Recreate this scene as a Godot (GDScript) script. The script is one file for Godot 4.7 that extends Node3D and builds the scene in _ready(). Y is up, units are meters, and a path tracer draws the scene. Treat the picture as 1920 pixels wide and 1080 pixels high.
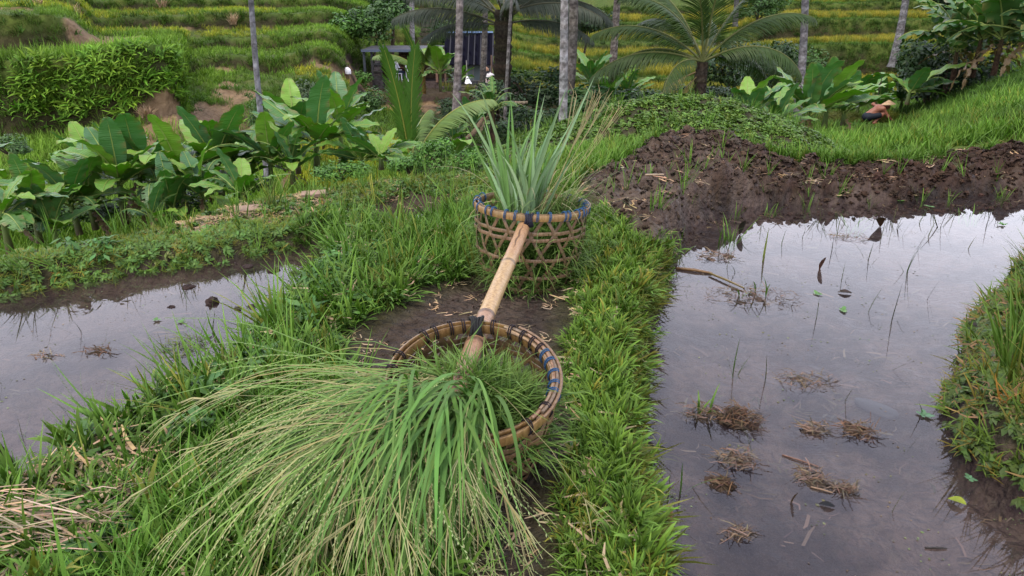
extends Node3D

# ---------------------------------------------------------------- constants of the place
const EYE := 1.18          # camera height over the path
const PITCH := 21.0
const FOCAL := 1280.0      # photograph pixels
const WATER_RIGHT := -0.19
const WATER_LEFT := -0.085

var rng := RandomNumberGenerator.new()
var M := {}
var nz := FastNoiseLite.new()
var nz2 := FastNoiseLite.new()
var cell_noise := FastNoiseLite.new()
var taken := {}

# ---------------------------------------------------------------- mesh collector
class Geo:
	var v := PackedVector3Array()
	var c := PackedColorArray()
	var t := PackedVector2Array()
	var ix := PackedInt32Array()
	var nv := PackedVector3Array()
	func p(a: Vector3, col: Color, uv := Vector2.ZERO) -> int:
		v.push_back(a)
		c.push_back(col)
		t.push_back(uv)
		return v.size() - 1
	func tri(a: int, b: int, d: int) -> void:
		ix.push_back(a)
		ix.push_back(b)
		ix.push_back(d)
	func quad(a: int, b: int, d: int, e: int) -> void:
		tri(a, b, d)
		tri(a, d, e)
	func flat_quad(a: Vector3, b: Vector3, d: Vector3, e: Vector3, col: Color) -> void:
		var k := p(a, col, Vector2(0, 0))
		p(b, col, Vector2(0, 1))
		p(d, col, Vector2(1, 1))
		p(e, col, Vector2(1, 0))
		quad(k, k + 1, k + 2, k + 3)
	func box(center: Vector3, size: Vector3, col: Color, b := Basis.IDENTITY) -> void:
		var h := size / 2.0
		for ax in 3:
			for s in [-1.0, 1.0]:
				var n := Vector3.ZERO
				n[ax] = s * h[ax]
				var u := Vector3.ZERO
				u[(ax + 1) % 3] = h[(ax + 1) % 3] * s
				var w := Vector3.ZERO
				w[(ax + 2) % 3] = h[(ax + 2) % 3]
				flat_quad(center + b * (n - u - w), center + b * (n - u + w), center + b * (n + u + w), center + b * (n + u - w), col)
	func tube(pts: Array, radii: Array, sides: int, cols: Array, cap := true, squash := 1.0) -> void:
		var n := pts.size()
		var first := v.size()
		var ref := Vector3.UP
		var t0: Vector3 = (pts[1] - pts[0]).normalized()
		if absf(t0.dot(ref)) > 0.9:
			ref = Vector3.RIGHT
		var side := t0.cross(ref).normalized()
		var along := 0.0
		for i in n:
			var tg: Vector3 = (pts[mini(i + 1, n - 1)] - pts[maxi(i - 1, 0)]).normalized()
			side = (side - tg * side.dot(tg)).normalized()
			var up := tg.cross(side)
			if i > 0:
				along += (pts[i] - pts[i - 1]).length()
			for k in sides:
				var a := TAU * k / sides
				p(pts[i] + (side * cos(a) + up * sin(a) * squash) * radii[i], cols[i % cols.size()], Vector2(float(k) / sides, along))
		for i in n - 1:
			for k in sides:
				var k2 := (k + 1) % sides
				quad(first + i * sides + k, first + (i + 1) * sides + k, first + (i + 1) * sides + k2, first + i * sides + k2)
		if cap:
			for e in [0, n - 1]:
				var m := p(pts[e], cols[e % cols.size()])
				for k in sides:
					var q0 := p(v[first + e * sides + k], cols[e % cols.size()])
					var q1 := p(v[first + e * sides + (k + 1) % sides], cols[e % cols.size()])
					if e == 0:
						tri(m, q0, q1)
					else:
						tri(m, q1, q0)
	# a thin strip along pts, half widths w, across the given side vectors
	func strip(pts: Array, w: Array, sides: Array, cols: Array) -> void:
		var first := v.size()
		for i in pts.size():
			var cc: Color = cols[i % cols.size()]
			p(pts[i] - sides[i % sides.size()] * w[i], cc, Vector2(0, i))
			p(pts[i] + sides[i % sides.size()] * w[i], cc, Vector2(1, i))
		for i in pts.size() - 1:
			quad(first + i * 2, first + i * 2 + 1, first + i * 2 + 3, first + i * 2 + 2)
	# one grass blade that leans over at azimuth az
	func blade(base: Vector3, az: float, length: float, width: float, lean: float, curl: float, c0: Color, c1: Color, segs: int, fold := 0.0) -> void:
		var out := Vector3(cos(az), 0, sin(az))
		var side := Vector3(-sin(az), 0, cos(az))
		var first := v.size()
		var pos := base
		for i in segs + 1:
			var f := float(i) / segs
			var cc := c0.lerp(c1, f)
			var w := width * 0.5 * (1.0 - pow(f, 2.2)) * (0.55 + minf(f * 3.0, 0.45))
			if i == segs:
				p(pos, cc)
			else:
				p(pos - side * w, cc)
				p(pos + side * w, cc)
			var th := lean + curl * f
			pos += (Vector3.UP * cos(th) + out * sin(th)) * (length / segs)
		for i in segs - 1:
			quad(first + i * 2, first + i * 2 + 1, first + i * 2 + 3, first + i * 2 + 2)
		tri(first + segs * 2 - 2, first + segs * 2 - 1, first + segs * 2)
	func mesh(mat: Material) -> ArrayMesh:
		var n := PackedVector3Array()
		if nv.size() == v.size():
			n = nv
		else:
			n.resize(v.size())
			for i in range(0, ix.size(), 3):
				var a := ix[i]
				var b := ix[i + 1]
				var d := ix[i + 2]
				var f := (v[d] - v[a]).cross(v[b] - v[a])
				n[a] += f
				n[b] += f
				n[d] += f
			for i in n.size():
				n[i] = n[i].normalized() if n[i].length_squared() > 1e-20 else Vector3.UP
		var arr := []
		arr.resize(Mesh.ARRAY_MAX)
		arr[Mesh.ARRAY_VERTEX] = v
		arr[Mesh.ARRAY_NORMAL] = n
		arr[Mesh.ARRAY_COLOR] = c
		arr[Mesh.ARRAY_TEX_UV] = t
		arr[Mesh.ARRAY_INDEX] = ix
		var m := ArrayMesh.new()
		m.add_surface_from_arrays(Mesh.PRIMITIVE_TRIANGLES, arr)
		m.surface_set_material(0, mat)
		return m

# ---------------------------------------------------------------- a scalar field on a plan grid, for quick distances
class Field:
	var x0 := -6.0
	var z0 := -10.0
	var st := 0.1
	var nx := 150
	var ny := 115
	var d := PackedFloat32Array()
	func at(x: float, z: float) -> float:
		var fx := clampf((x - x0) / st, 0.0, nx - 1.001)
		var fz := clampf((z - z0) / st, 0.0, ny - 1.001)
		var i := int(fx)
		var j := int(fz)
		var a := fx - i
		var b := fz - j
		var k := j * nx + i
		return lerpf(lerpf(d[k], d[k + 1], a), lerpf(d[k + nx], d[k + nx + 1], a), b)

func polygon_field(poly: PackedVector2Array) -> Field:
	var f := Field.new()
	f.d.resize(f.nx * f.ny)
	var n := poly.size()
	for j in f.ny:
		for i in f.nx:
			var q := Vector2(f.x0 + i * f.st, f.z0 + j * f.st)
			var best := 1e9
			var prev := poly[n - 1]
			var inside := false
			for k in n:
				var cur := poly[k]
				var e := cur - prev
				var h := clampf((q - prev).dot(e) / e.length_squared(), 0.0, 1.0)
				best = minf(best, (q - prev - e * h).length_squared())
				if (cur.y > q.y) != (prev.y > q.y) and q.x < (prev.x - cur.x) * (q.y - cur.y) / (prev.y - cur.y) + cur.x:
					inside = not inside
				prev = cur
			f.d[j * f.nx + i] = sqrt(best) if inside else -sqrt(best)
	return f

func line_field(line: PackedVector2Array) -> Field:
	var f := Field.new()
	f.d.resize(f.nx * f.ny)
	for j in f.ny:
		for i in f.nx:
			var q := Vector2(f.x0 + i * f.st, f.z0 + j * f.st)
			var best := 1e9
			for k in line.size() - 1:
				var e := line[k + 1] - line[k]
				var h := clampf((q - line[k]).dot(e) / e.length_squared(), 0.0, 1.0)
				best = minf(best, (q - line[k] - e * h).length_squared())
			f.d[j * f.nx + i] = sqrt(best)
	return f

# ---------------------------------------------------------------- small helpers
func r(a: float, b: float) -> float:
	return rng.randf_range(a, b)

func col(cr: float, cg: float, cb: float) -> Color:
	return Color(cr, cg, cb, 1.0)

func vary(cc: Color, amount: float) -> Color:
	var k := 1.0 + r(-amount, amount)
	return Color(cc.r * k * (1.0 + r(-amount, amount) * 0.4), cc.g * k, cc.b * k * (1.0 + r(-amount, amount) * 0.4), 1.0)

func numbered(called: String) -> String:
	if not taken.has(called):
		taken[called] = 0
		return called
	taken[called] += 1
	return "%s_%03d" % [called, taken[called]]

func tag(o: Node, label: String, category := "", group := "", kind := "") -> Node:
	if label:
		o.set_meta("label", label)
	if category:
		o.set_meta("category", category)
	if group:
		o.set_meta("group", group)
	if kind:
		o.set_meta("kind", kind)
	return o

func thing(called: String, label: String, category: String, where: Vector3, turn := 0.0, group := "") -> Node3D:
	var o := Node3D.new()
	o.name = numbered(called)
	add_child(o)
	o.position = where
	o.rotation.y = turn
	tag(o, label, category, group)
	return o

func put(called: String, m: Mesh, parent: Node = null) -> MeshInstance3D:
	var o := MeshInstance3D.new()
	o.name = called if parent else numbered(called)
	o.mesh = m
	if parent:
		parent.add_child(o, true)
	else:
		add_child(o, true)
	return o

func scatter(called: String, m: Mesh, xf: Array, cols: PackedColorArray, label: String, parent: Node = null) -> void:
	if xf.is_empty():
		return
	var mm := MultiMesh.new()
	mm.transform_format = MultiMesh.TRANSFORM_3D
	mm.use_colors = true
	mm.mesh = m
	mm.instance_count = xf.size()
	for i in xf.size():
		mm.set_instance_transform(i, xf[i])
		mm.set_instance_color(i, cols[i])
	var o := MultiMeshInstance3D.new()
	o.multimesh = mm
	o.name = called if parent else numbered(called)
	if parent:
		parent.add_child(o, true)
		o.set_meta("kind", "stuff")
	else:
		add_child(o, true)
		tag(o, label, "", "", "stuff")

# a point seen in that direction of the photograph, that many metres in front of the lens plane (along -z)
func spot(px: float, py: float, dist: float) -> Vector3:
	var a := (px - 960.0) / FOCAL
	var b := (540.0 - py) / FOCAL
	var cp := cos(deg_to_rad(PITCH))
	var sp := sin(deg_to_rad(PITCH))
	var k := dist / (cp + b * sp)
	return Vector3(a * k, EYE + (b * cp - sp) * k, -dist)

func on_plane(px: float, py: float, h: float) -> Vector3:
	var a := (px - 960.0) / FOCAL
	var b := (540.0 - py) / FOCAL
	var cp := cos(deg_to_rad(PITCH))
	var sp := sin(deg_to_rad(PITCH))
	var k := (h - EYE) / (b * cp - sp)
	return Vector3(a * k, h, -(cp + b * sp) * k)

func frame_to(dir: Vector3, roll := 0.0) -> Basis:      # a basis whose y axis runs along dir
	var y := dir.normalized()
	var x := y.cross(Vector3.FORWARD if absf(y.z) < 0.9 else Vector3.RIGHT).normalized()
	return Basis(x, y, x.cross(y)).rotated(y, roll)

# ---------------------------------------------------------------- materials
func noise_tex(size: int, freq: float, ramp: Array, seed_: int, kind := FastNoiseLite.TYPE_SIMPLEX_SMOOTH, octaves := 5) -> NoiseTexture2D:
	var f := FastNoiseLite.new()
	f.noise_type = kind
	f.frequency = freq
	f.fractal_octaves = octaves
	f.seed = seed_
	var tx := NoiseTexture2D.new()
	tx.width = size
	tx.height = size
	tx.seamless = true
	tx.noise = f
	if ramp.size():
		var g := Gradient.new()
		g.offsets = PackedFloat32Array(ramp.map(func(e): return e[0]))
		g.colors = PackedColorArray(ramp.map(func(e): return e[1]))
		tx.color_ramp = g
	return tx

func mat(called: String, rough: float, spec := 0.5) -> StandardMaterial3D:
	var m := StandardMaterial3D.new()
	m.resource_name = called
	m.vertex_color_use_as_albedo = true
	m.roughness = rough
	m.metallic_specular = spec
	m.cull_mode = BaseMaterial3D.CULL_DISABLED
	return m

func grain(m: StandardMaterial3D, tex: Texture2D, scale: float, bump: Texture2D = null, depth := 0.0) -> void:
	m.albedo_texture = tex
	m.uv1_triplanar = true
	m.uv1_world_triplanar = true
	m.uv1_scale = Vector3.ONE * scale
	if bump:
		m.heightmap_enabled = true
		m.heightmap_texture = bump
		m.heightmap_scale = depth

func make_materials() -> void:
	var w := Color.WHITE
	var speck := noise_tex(512, 0.02, [[0.0, Color(0.62, 0.6, 0.58)], [0.45, Color(0.86, 0.85, 0.84)], [1.0, w]], 3, FastNoiseLite.TYPE_SIMPLEX_SMOOTH, 6)
	var bump := noise_tex(512, 0.025, [], 4, FastNoiseLite.TYPE_SIMPLEX_SMOOTH, 6)
	var m := mat("wet earth", 0.82, 0.3)
	grain(m, speck, 1.6, bump, 3.5)
	m.roughness_texture = noise_tex(256, 0.016, [[0.0, Color(0.42, 0.42, 0.42)], [0.4, Color(0.7, 0.7, 0.7)], [0.6, Color(1, 1, 1)], [1.0, Color(1, 1, 1)]], 41)
	m.roughness = 1.0
	M.earth = m
	m = mat("hill earth", 0.9, 0.2)
	grain(m, speck, 0.35, bump, 6.0)
	M.hill = m
	m = mat("grass blade", 0.6, 0.26)
	m.backlight_enabled = true
	m.backlight = Color(0.5, 0.62, 0.2)
	M.grass = m
	m = mat("leaf", 0.5, 0.34)
	m.backlight_enabled = true
	m.backlight = Color(0.4, 0.55, 0.12)
	M.leaf = m
	# banana lamina: fine veins that run out from the midrib
	var im := Image.create(32, 512, false, Image.FORMAT_RGB8)
	var q := FastNoiseLite.new()
	q.seed = 9
	q.frequency = 0.09
	for y in 512:
		for x in 32:
			var yy := fposmod(y + absf(x - 15.5) * 1.4, 512.0)
			var val := 0.5 + 0.38 * sin(yy * TAU / 20.0 + q.get_noise_1d(yy) * 2.0) * 0.5 + q.get_noise_1d(yy * 0.35) * 0.45
			im.set_pixel(x, y, Color(val, val, val))
	var vein := ImageTexture.create_from_image(im)
	m = mat("banana lamina", 0.42, 0.42)
	m.backlight_enabled = true
	m.backlight = Color(0.42, 0.62, 0.06)
	m.heightmap_enabled = true
	m.heightmap_texture = vein
	m.heightmap_scale = 0.5
	M.banana = m
	m = mat("straw", 0.8, 0.25)
	m.backlight_enabled = true
	m.backlight = Color(0.2, 0.18, 0.1)
	M.straw = m
	m = mat("bamboo", 0.42, 0.45)
	grain(m, noise_tex(256, 0.03, [[0.0, Color(0.66, 0.6, 0.54)], [0.5, Color(0.9, 0.88, 0.85)], [1.0, w]], 12), 7.0, bump, 0.12)
	m.uv1_world_triplanar = false
	m.uv1_scale = Vector3(9, 2.2, 9)
	M.bamboo = m
	m = mat("bark", 0.85, 0.2)
	grain(m, noise_tex(256, 0.04, [[0.0, Color(0.5, 0.5, 0.48)], [0.42, Color(0.76, 0.75, 0.74)], [0.62, Color(0.93, 0.93, 0.92)], [1.0, w]], 15), 0.8, bump, 1.5)
	M.bark = m
	m = mat("cord", 0.7, 0.3)
	M.cord = m
	m = mat("painted", 0.6, 0.4)
	M.plain = m
	m = mat("skin", 0.5, 0.4)
	m.subsurf_scatter_enabled = true
	m.subsurf_scatter_strength = 0.05
	M.skin = m
	m = mat("plaster", 0.9, 0.2)
	grain(m, speck, 0.5, bump, 1.5)
	M.plaster = m
	m = mat("glazed tile", 0.85, 0.15)
	M.tile = m
	for k in 2:
		m = StandardMaterial3D.new()
		m.resource_name = "pond water"
		m.albedo_color = Color(0.2, 0.165, 0.185, 0.17) if k == 0 else Color(0.24, 0.19, 0.18, 0.24)
		m.transparency = BaseMaterial3D.TRANSPARENCY_ALPHA
		m.roughness = 0.02
		m.metallic_specular = 0.42
		M["water%d" % k] = m

# ---------------------------------------------------------------- near ground
var pond_right: PackedVector2Array
var pond_left: PackedVector2Array
var f_right: Field
var f_left: Field
var f_plateau: Field
var f_path: Field
var f_pool: Field
var f_mud: Field
var f_bund: Field
var f_crest: Field
var f_bank: Field

func make_fields() -> void:
	pond_right = PackedVector2Array([Vector2(0.24, 0.6), Vector2(0.31, -1.3), Vector2(0.38, -1.85), Vector2(0.47, -2.36), Vector2(0.61, -3.02), Vector2(0.87, -3.77), Vector2(1.05, -4.28), Vector2(1.28, -4.86), Vector2(1.53, -5.16), Vector2(2.11, -5.5), Vector2(2.81, -5.52), Vector2(3.58, -5.7), Vector2(4.49, -5.9), Vector2(6.6, -6.2), Vector2(8.5, -5.6), Vector2(6.0, -4.9), Vector2(3.8, -4.25), Vector2(3.01, -3.77), Vector2(2.28, -3.02), Vector2(1.92, -2.58), Vector2(1.68, -2.25), Vector2(1.58, -2.0), Vector2(1.6, -1.75), Vector2(1.75, -1.5), Vector2(2.0, -1.0), Vector2(2.2, 0.6)])
	pond_left = PackedVector2Array([Vector2(-1.3, -3.98), Vector2(-1.1, -3.86), Vector2(-0.98, -3.55), Vector2(-1.02, -3.2), Vector2(-1.08, -2.73), Vector2(-1.13, -2.26), Vector2(-1.24, -1.88), Vector2(-1.4, -1.5), Vector2(-2.2, -0.65), Vector2(-6.0, 0.3), Vector2(-6.0, -1.65), Vector2(-2.6, -3.17), Vector2(-2.13, -3.45), Vector2(-1.69, -3.72)])
	f_right = polygon_field(pond_right)
	f_left = polygon_field(pond_left)
	f_plateau = polygon_field(PackedVector2Array([Vector2(-7, 2), Vector2(-7, -1.7), Vector2(-3.4, -3.0), Vector2(-2.69, -3.45), Vector2(-2.29, -3.78), Vector2(-2.03, -4.3), Vector2(-1.84, -4.82), Vector2(-1.39, -5.2), Vector2(-0.9, -5.5), Vector2(-0.25, -5.6), Vector2(0.35, -6.3), Vector2(0.9, -6.95), Vector2(1.6, -7.25), Vector2(2.25, -7.1), Vector2(2.65, -6.65), Vector2(3.05, -6.4), Vector2(3.6, -6.4), Vector2(4.3, -6.75), Vector2(5.2, -7.05), Vector2(9, -7.5), Vector2(9, 2)]))
	f_path = polygon_field(PackedVector2Array([Vector2(-0.66, -2.5), Vector2(-0.47, -2.78), Vector2(-0.36, -3.07), Vector2(-0.16, -3.24), Vector2(0.24, -3.12), Vector2(0.18, -2.69), Vector2(0.11, -2.21), Vector2(0.08, -1.58), Vector2(0.05, -0.6), Vector2(-0.06, -0.6), Vector2(-0.08, -1.4), Vector2(-0.3, -1.9), Vector2(-0.5, -2.2)]))
	f_pool = polygon_field(PackedVector2Array([Vector2(-0.92, -4.35), Vector2(-0.95, -4.74), Vector2(-0.72, -5.0), Vector2(-0.39, -4.9), Vector2(-0.5, -4.3), Vector2(-0.8, -4.15)]))
	f_mud = polygon_field(PackedVector2Array([Vector2(0.78, -3.65), Vector2(0.6, -4.3), Vector2(0.5, -5.2), Vector2(0.75, -5.7), Vector2(1.25, -6.4), Vector2(1.7, -7.2), Vector2(2.25, -7.0), Vector2(2.6, -6.6), Vector2(3.0, -6.35), Vector2(3.6, -6.35), Vector2(4.3, -6.7), Vector2(5.2, -7.0), Vector2(9, -7.4), Vector2(9, -6.0), Vector2(4.49, -5.7), Vector2(2.8, -5.3), Vector2(1.5, -5.0), Vector2(1.1, -4.2)]))
	f_bund = line_field(PackedVector2Array([Vector2(-7, -1.4), Vector2(-3.2, -2.85), Vector2(-2.4, -3.4), Vector2(-1.85, -3.95), Vector2(-1.5, -4.5), Vector2(-1.0, -5.1), Vector2(-0.2, -5.3)]))
	f_crest = line_field(PackedVector2Array([Vector2(0.9, -6.3), Vector2(1.7, -6.75), Vector2(2.2, -6.6), Vector2(2.6, -6.3), Vector2(3.2, -6.15), Vector2(4.0, -6.4), Vector2(5.0, -6.7), Vector2(9, -7.1)]))
	f_bank = polygon_field(PackedVector2Array([Vector2(1.75, -1.5), Vector2(1.72, -2.1), Vector2(2.0, -2.5), Vector2(2.4, -3.0), Vector2(3.1, -3.7), Vector2(4.5, -4.3), Vector2(9, -5.3), Vector2(9, 2), Vector2(2.5, 2)]))

func near_height(x: float, z: float) -> float:
	var h := 0.025 * nz.get_noise_2d(x * 90.0, z * 90.0) + 0.012 * nz.get_noise_2d(x * 600.0, z * 600.0)
	var wob := 0.07 * nz.get_noise_2d(x * 90.0 + 300.0, z * 90.0) + 0.03 * nz.get_noise_2d(x * 260.0, z * 260.0 + 99.0)
	h += 0.035 * smoothstep(0.5, 0.15, f_bund.at(x, z))
	var mud := smoothstep(-0.12, 0.15, f_mud.at(x, z))
	if mud > 0.0:
		var clod := cell_noise.get_noise_2d(x * 260.0, z * 260.0) + 0.6 * cell_noise.get_noise_2d(x * 620.0, z * 620.0)
		h += mud * (0.02 - 0.17 * smoothstep(1.5, 2.7, x) + 0.1 * smoothstep(3.8, 5.0, x) + lerpf(0.13, 0.05, smoothstep(1.8, 2.8, x)) * smoothstep(0.62, 0.08, f_crest.at(x, z)) + 0.085 * nz2.get_noise_2d(x * 150.0, z * 150.0) - 0.075 * clod + 0.075 * nz2.get_noise_2d(x * 480.0, z * 480.0))
	var bank := f_bank.at(x, z) + wob
	if bank > 0.0:
		h += 0.1 * smoothstep(0.0, 0.4, bank)
	var path := smoothstep(-0.1, 0.12, f_path.at(x, z) + wob)
	h -= 0.025 * path
	var pool := smoothstep(-0.12, 0.12, f_pool.at(x, z) + wob)
	h -= pool * 0.09
	var pr := f_right.at(x, z) + wob
	if pr > -0.06:
		h = lerpf(h, WATER_RIGHT - 0.055 - 0.05 * smoothstep(0.05, 0.6, pr) + 0.03 * nz2.get_noise_2d(x * 110.0, z * 110.0) + 0.02 * nz2.get_noise_2d(x * 500.0, z * 500.0), smoothstep(-0.06, 0.07, pr))
	var pl := f_left.at(x, z) + wob
	if pl > -0.1:
		h = lerpf(h, WATER_LEFT - 0.045 - 0.03 * smoothstep(0.05, 0.5, pl) + 0.025 * nz2.get_noise_2d(x * 120.0, z * 120.0) + 0.014 * nz2.get_noise_2d(x * 520.0, z * 520.0), smoothstep(-0.1, 0.06, pl))
	var out := -f_plateau.at(x, z) - wob * 0.8
	if out > 0.0:
		h -= minf(out * out * 3.0 + out * 0.7, 2.4) * (1.0 if x < 0.5 else 0.75)
	# the overgrown mound behind the mud
	var md := Vector2(x - clampf(x, 1.35, 2.35), z + 8.5).length()
	if md < 2.6 and z < -6.6:
		var mh := 0.38 - 0.2 * md - 0.1 * md * md + 0.05 * nz.get_noise_2d(x * 150.0, z * 150.0) - 0.14 * smoothstep(2.0, 0.6, x)
		h = maxf(h, mh)
	return h

func near_color(x: float, z: float, h: float) -> Color:
	var n := nz2.get_noise_2d(x * 120.0, z * 120.0) + 0.5 * nz2.get_noise_2d(x * 700.0, z * 700.0)
	var c := col(0.058, 0.046, 0.026).lerp(col(0.036, 0.04, 0.014), 0.5 + n * 0.5)     # under the grass
	var path := smoothstep(-0.05, 0.1, f_path.at(x, z) + 0.06 * n)
	c = c.lerp(col(0.078, 0.058, 0.044).lerp(col(0.052, 0.037, 0.027), 0.5 + 0.5 * n), path)
	var mud := smoothstep(-0.1, 0.1, f_mud.at(x, z) + 0.1 * n)
	c = c.lerp(col(0.105, 0.076, 0.058).lerp(col(0.05, 0.03, 0.02), clampf(0.45 + n + 0.18 * (x - 1.4), 0.0, 1.0)), mud)
	if f_pool.at(x, z) > -0.1:
		c = c.lerp(col(0.06, 0.04, 0.028), smoothstep(-0.1, 0.1, f_pool.at(x, z)))
	if f_right.at(x, z) > -0.15 or f_left.at(x, z) > -0.15:
		c = c.lerp(col(0.095, 0.068, 0.055).lerp(col(0.028, 0.02, 0.016), clampf(0.5 + n * 1.5, 0.0, 1.0)), smoothstep(-0.05, -0.12, h))
	return c

func build_near_ground() -> void:
	var g := Geo.new()
	var nr := 330
	var nc := 400
	for j in nr + 1:
		var zz := 1.2 - (pow(1.0068, j) - 1.0) / (pow(1.0068, nr) - 1.0) * 11.2
		for i in nc + 1:
			var u := -0.86 + 1.8 * i / nc
			var xx := u * (absf(zz) + 1.9)
			var h := near_height(xx, zz)
			g.p(Vector3(xx, h, zz), near_color(xx, zz, h), Vector2(xx, zz))
	for j in nr:
		for i in nc:
			var k := j * (nc + 1) + i
			g.quad(k, k + nc + 1, k + nc + 2, k + 1)
	tag(put("ground", g.mesh(M.earth)), "brown earth of the path, the bunds and the paddy beds", "", "", "structure")
	for k in 2:
		g = Geo.new()
		var y := WATER_RIGHT if k == 0 else WATER_LEFT
		for poly in Geometry2D.offset_polygon(pond_right if k == 0 else pond_left, 0.16):
			var ids := []
			for q in poly:
				ids.append(g.p(Vector3(q.x, y, q.y), Color.WHITE))
			var tr := Geometry2D.triangulate_polygon(poly)
			for i in range(0, tr.size(), 3):
				var fa: Vector2 = poly[tr[i]]
				var fb: Vector2 = poly[tr[i + 1]]
				var fc: Vector2 = poly[tr[i + 2]]
				if (fb - fa).cross(fc - fa) > 0.0:
					g.tri(ids[tr[i]], ids[tr[i + 1]], ids[tr[i + 2]])
				else:
					g.tri(ids[tr[i]], ids[tr[i + 2]], ids[tr[i + 1]])
		var wt := put("water", g.mesh(M["water%d" % k]))
		tag(wt, "flooded paddy to the right of the path mirroring the pale sky" if k == 0 else "flooded paddy between the path and the low grassy bund", "", "", "structure")
	# puddle behind the far basket
	g = Geo.new()
	var q0 := []
	for q in [Vector2(-1.1, -5.1), Vector2(-0.25, -5.1), Vector2(-0.25, -4.0), Vector2(-1.1, -4.0)]:
		q0.append(g.p(Vector3(q.x, -0.062, q.y), Color.WHITE))
	g.quad(q0[0], q0[1], q0[2], q0[3])
	tag(put("water", g.mesh(M.water0)), "shallow muddy puddle behind the far basket", "", "", "structure")

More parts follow.
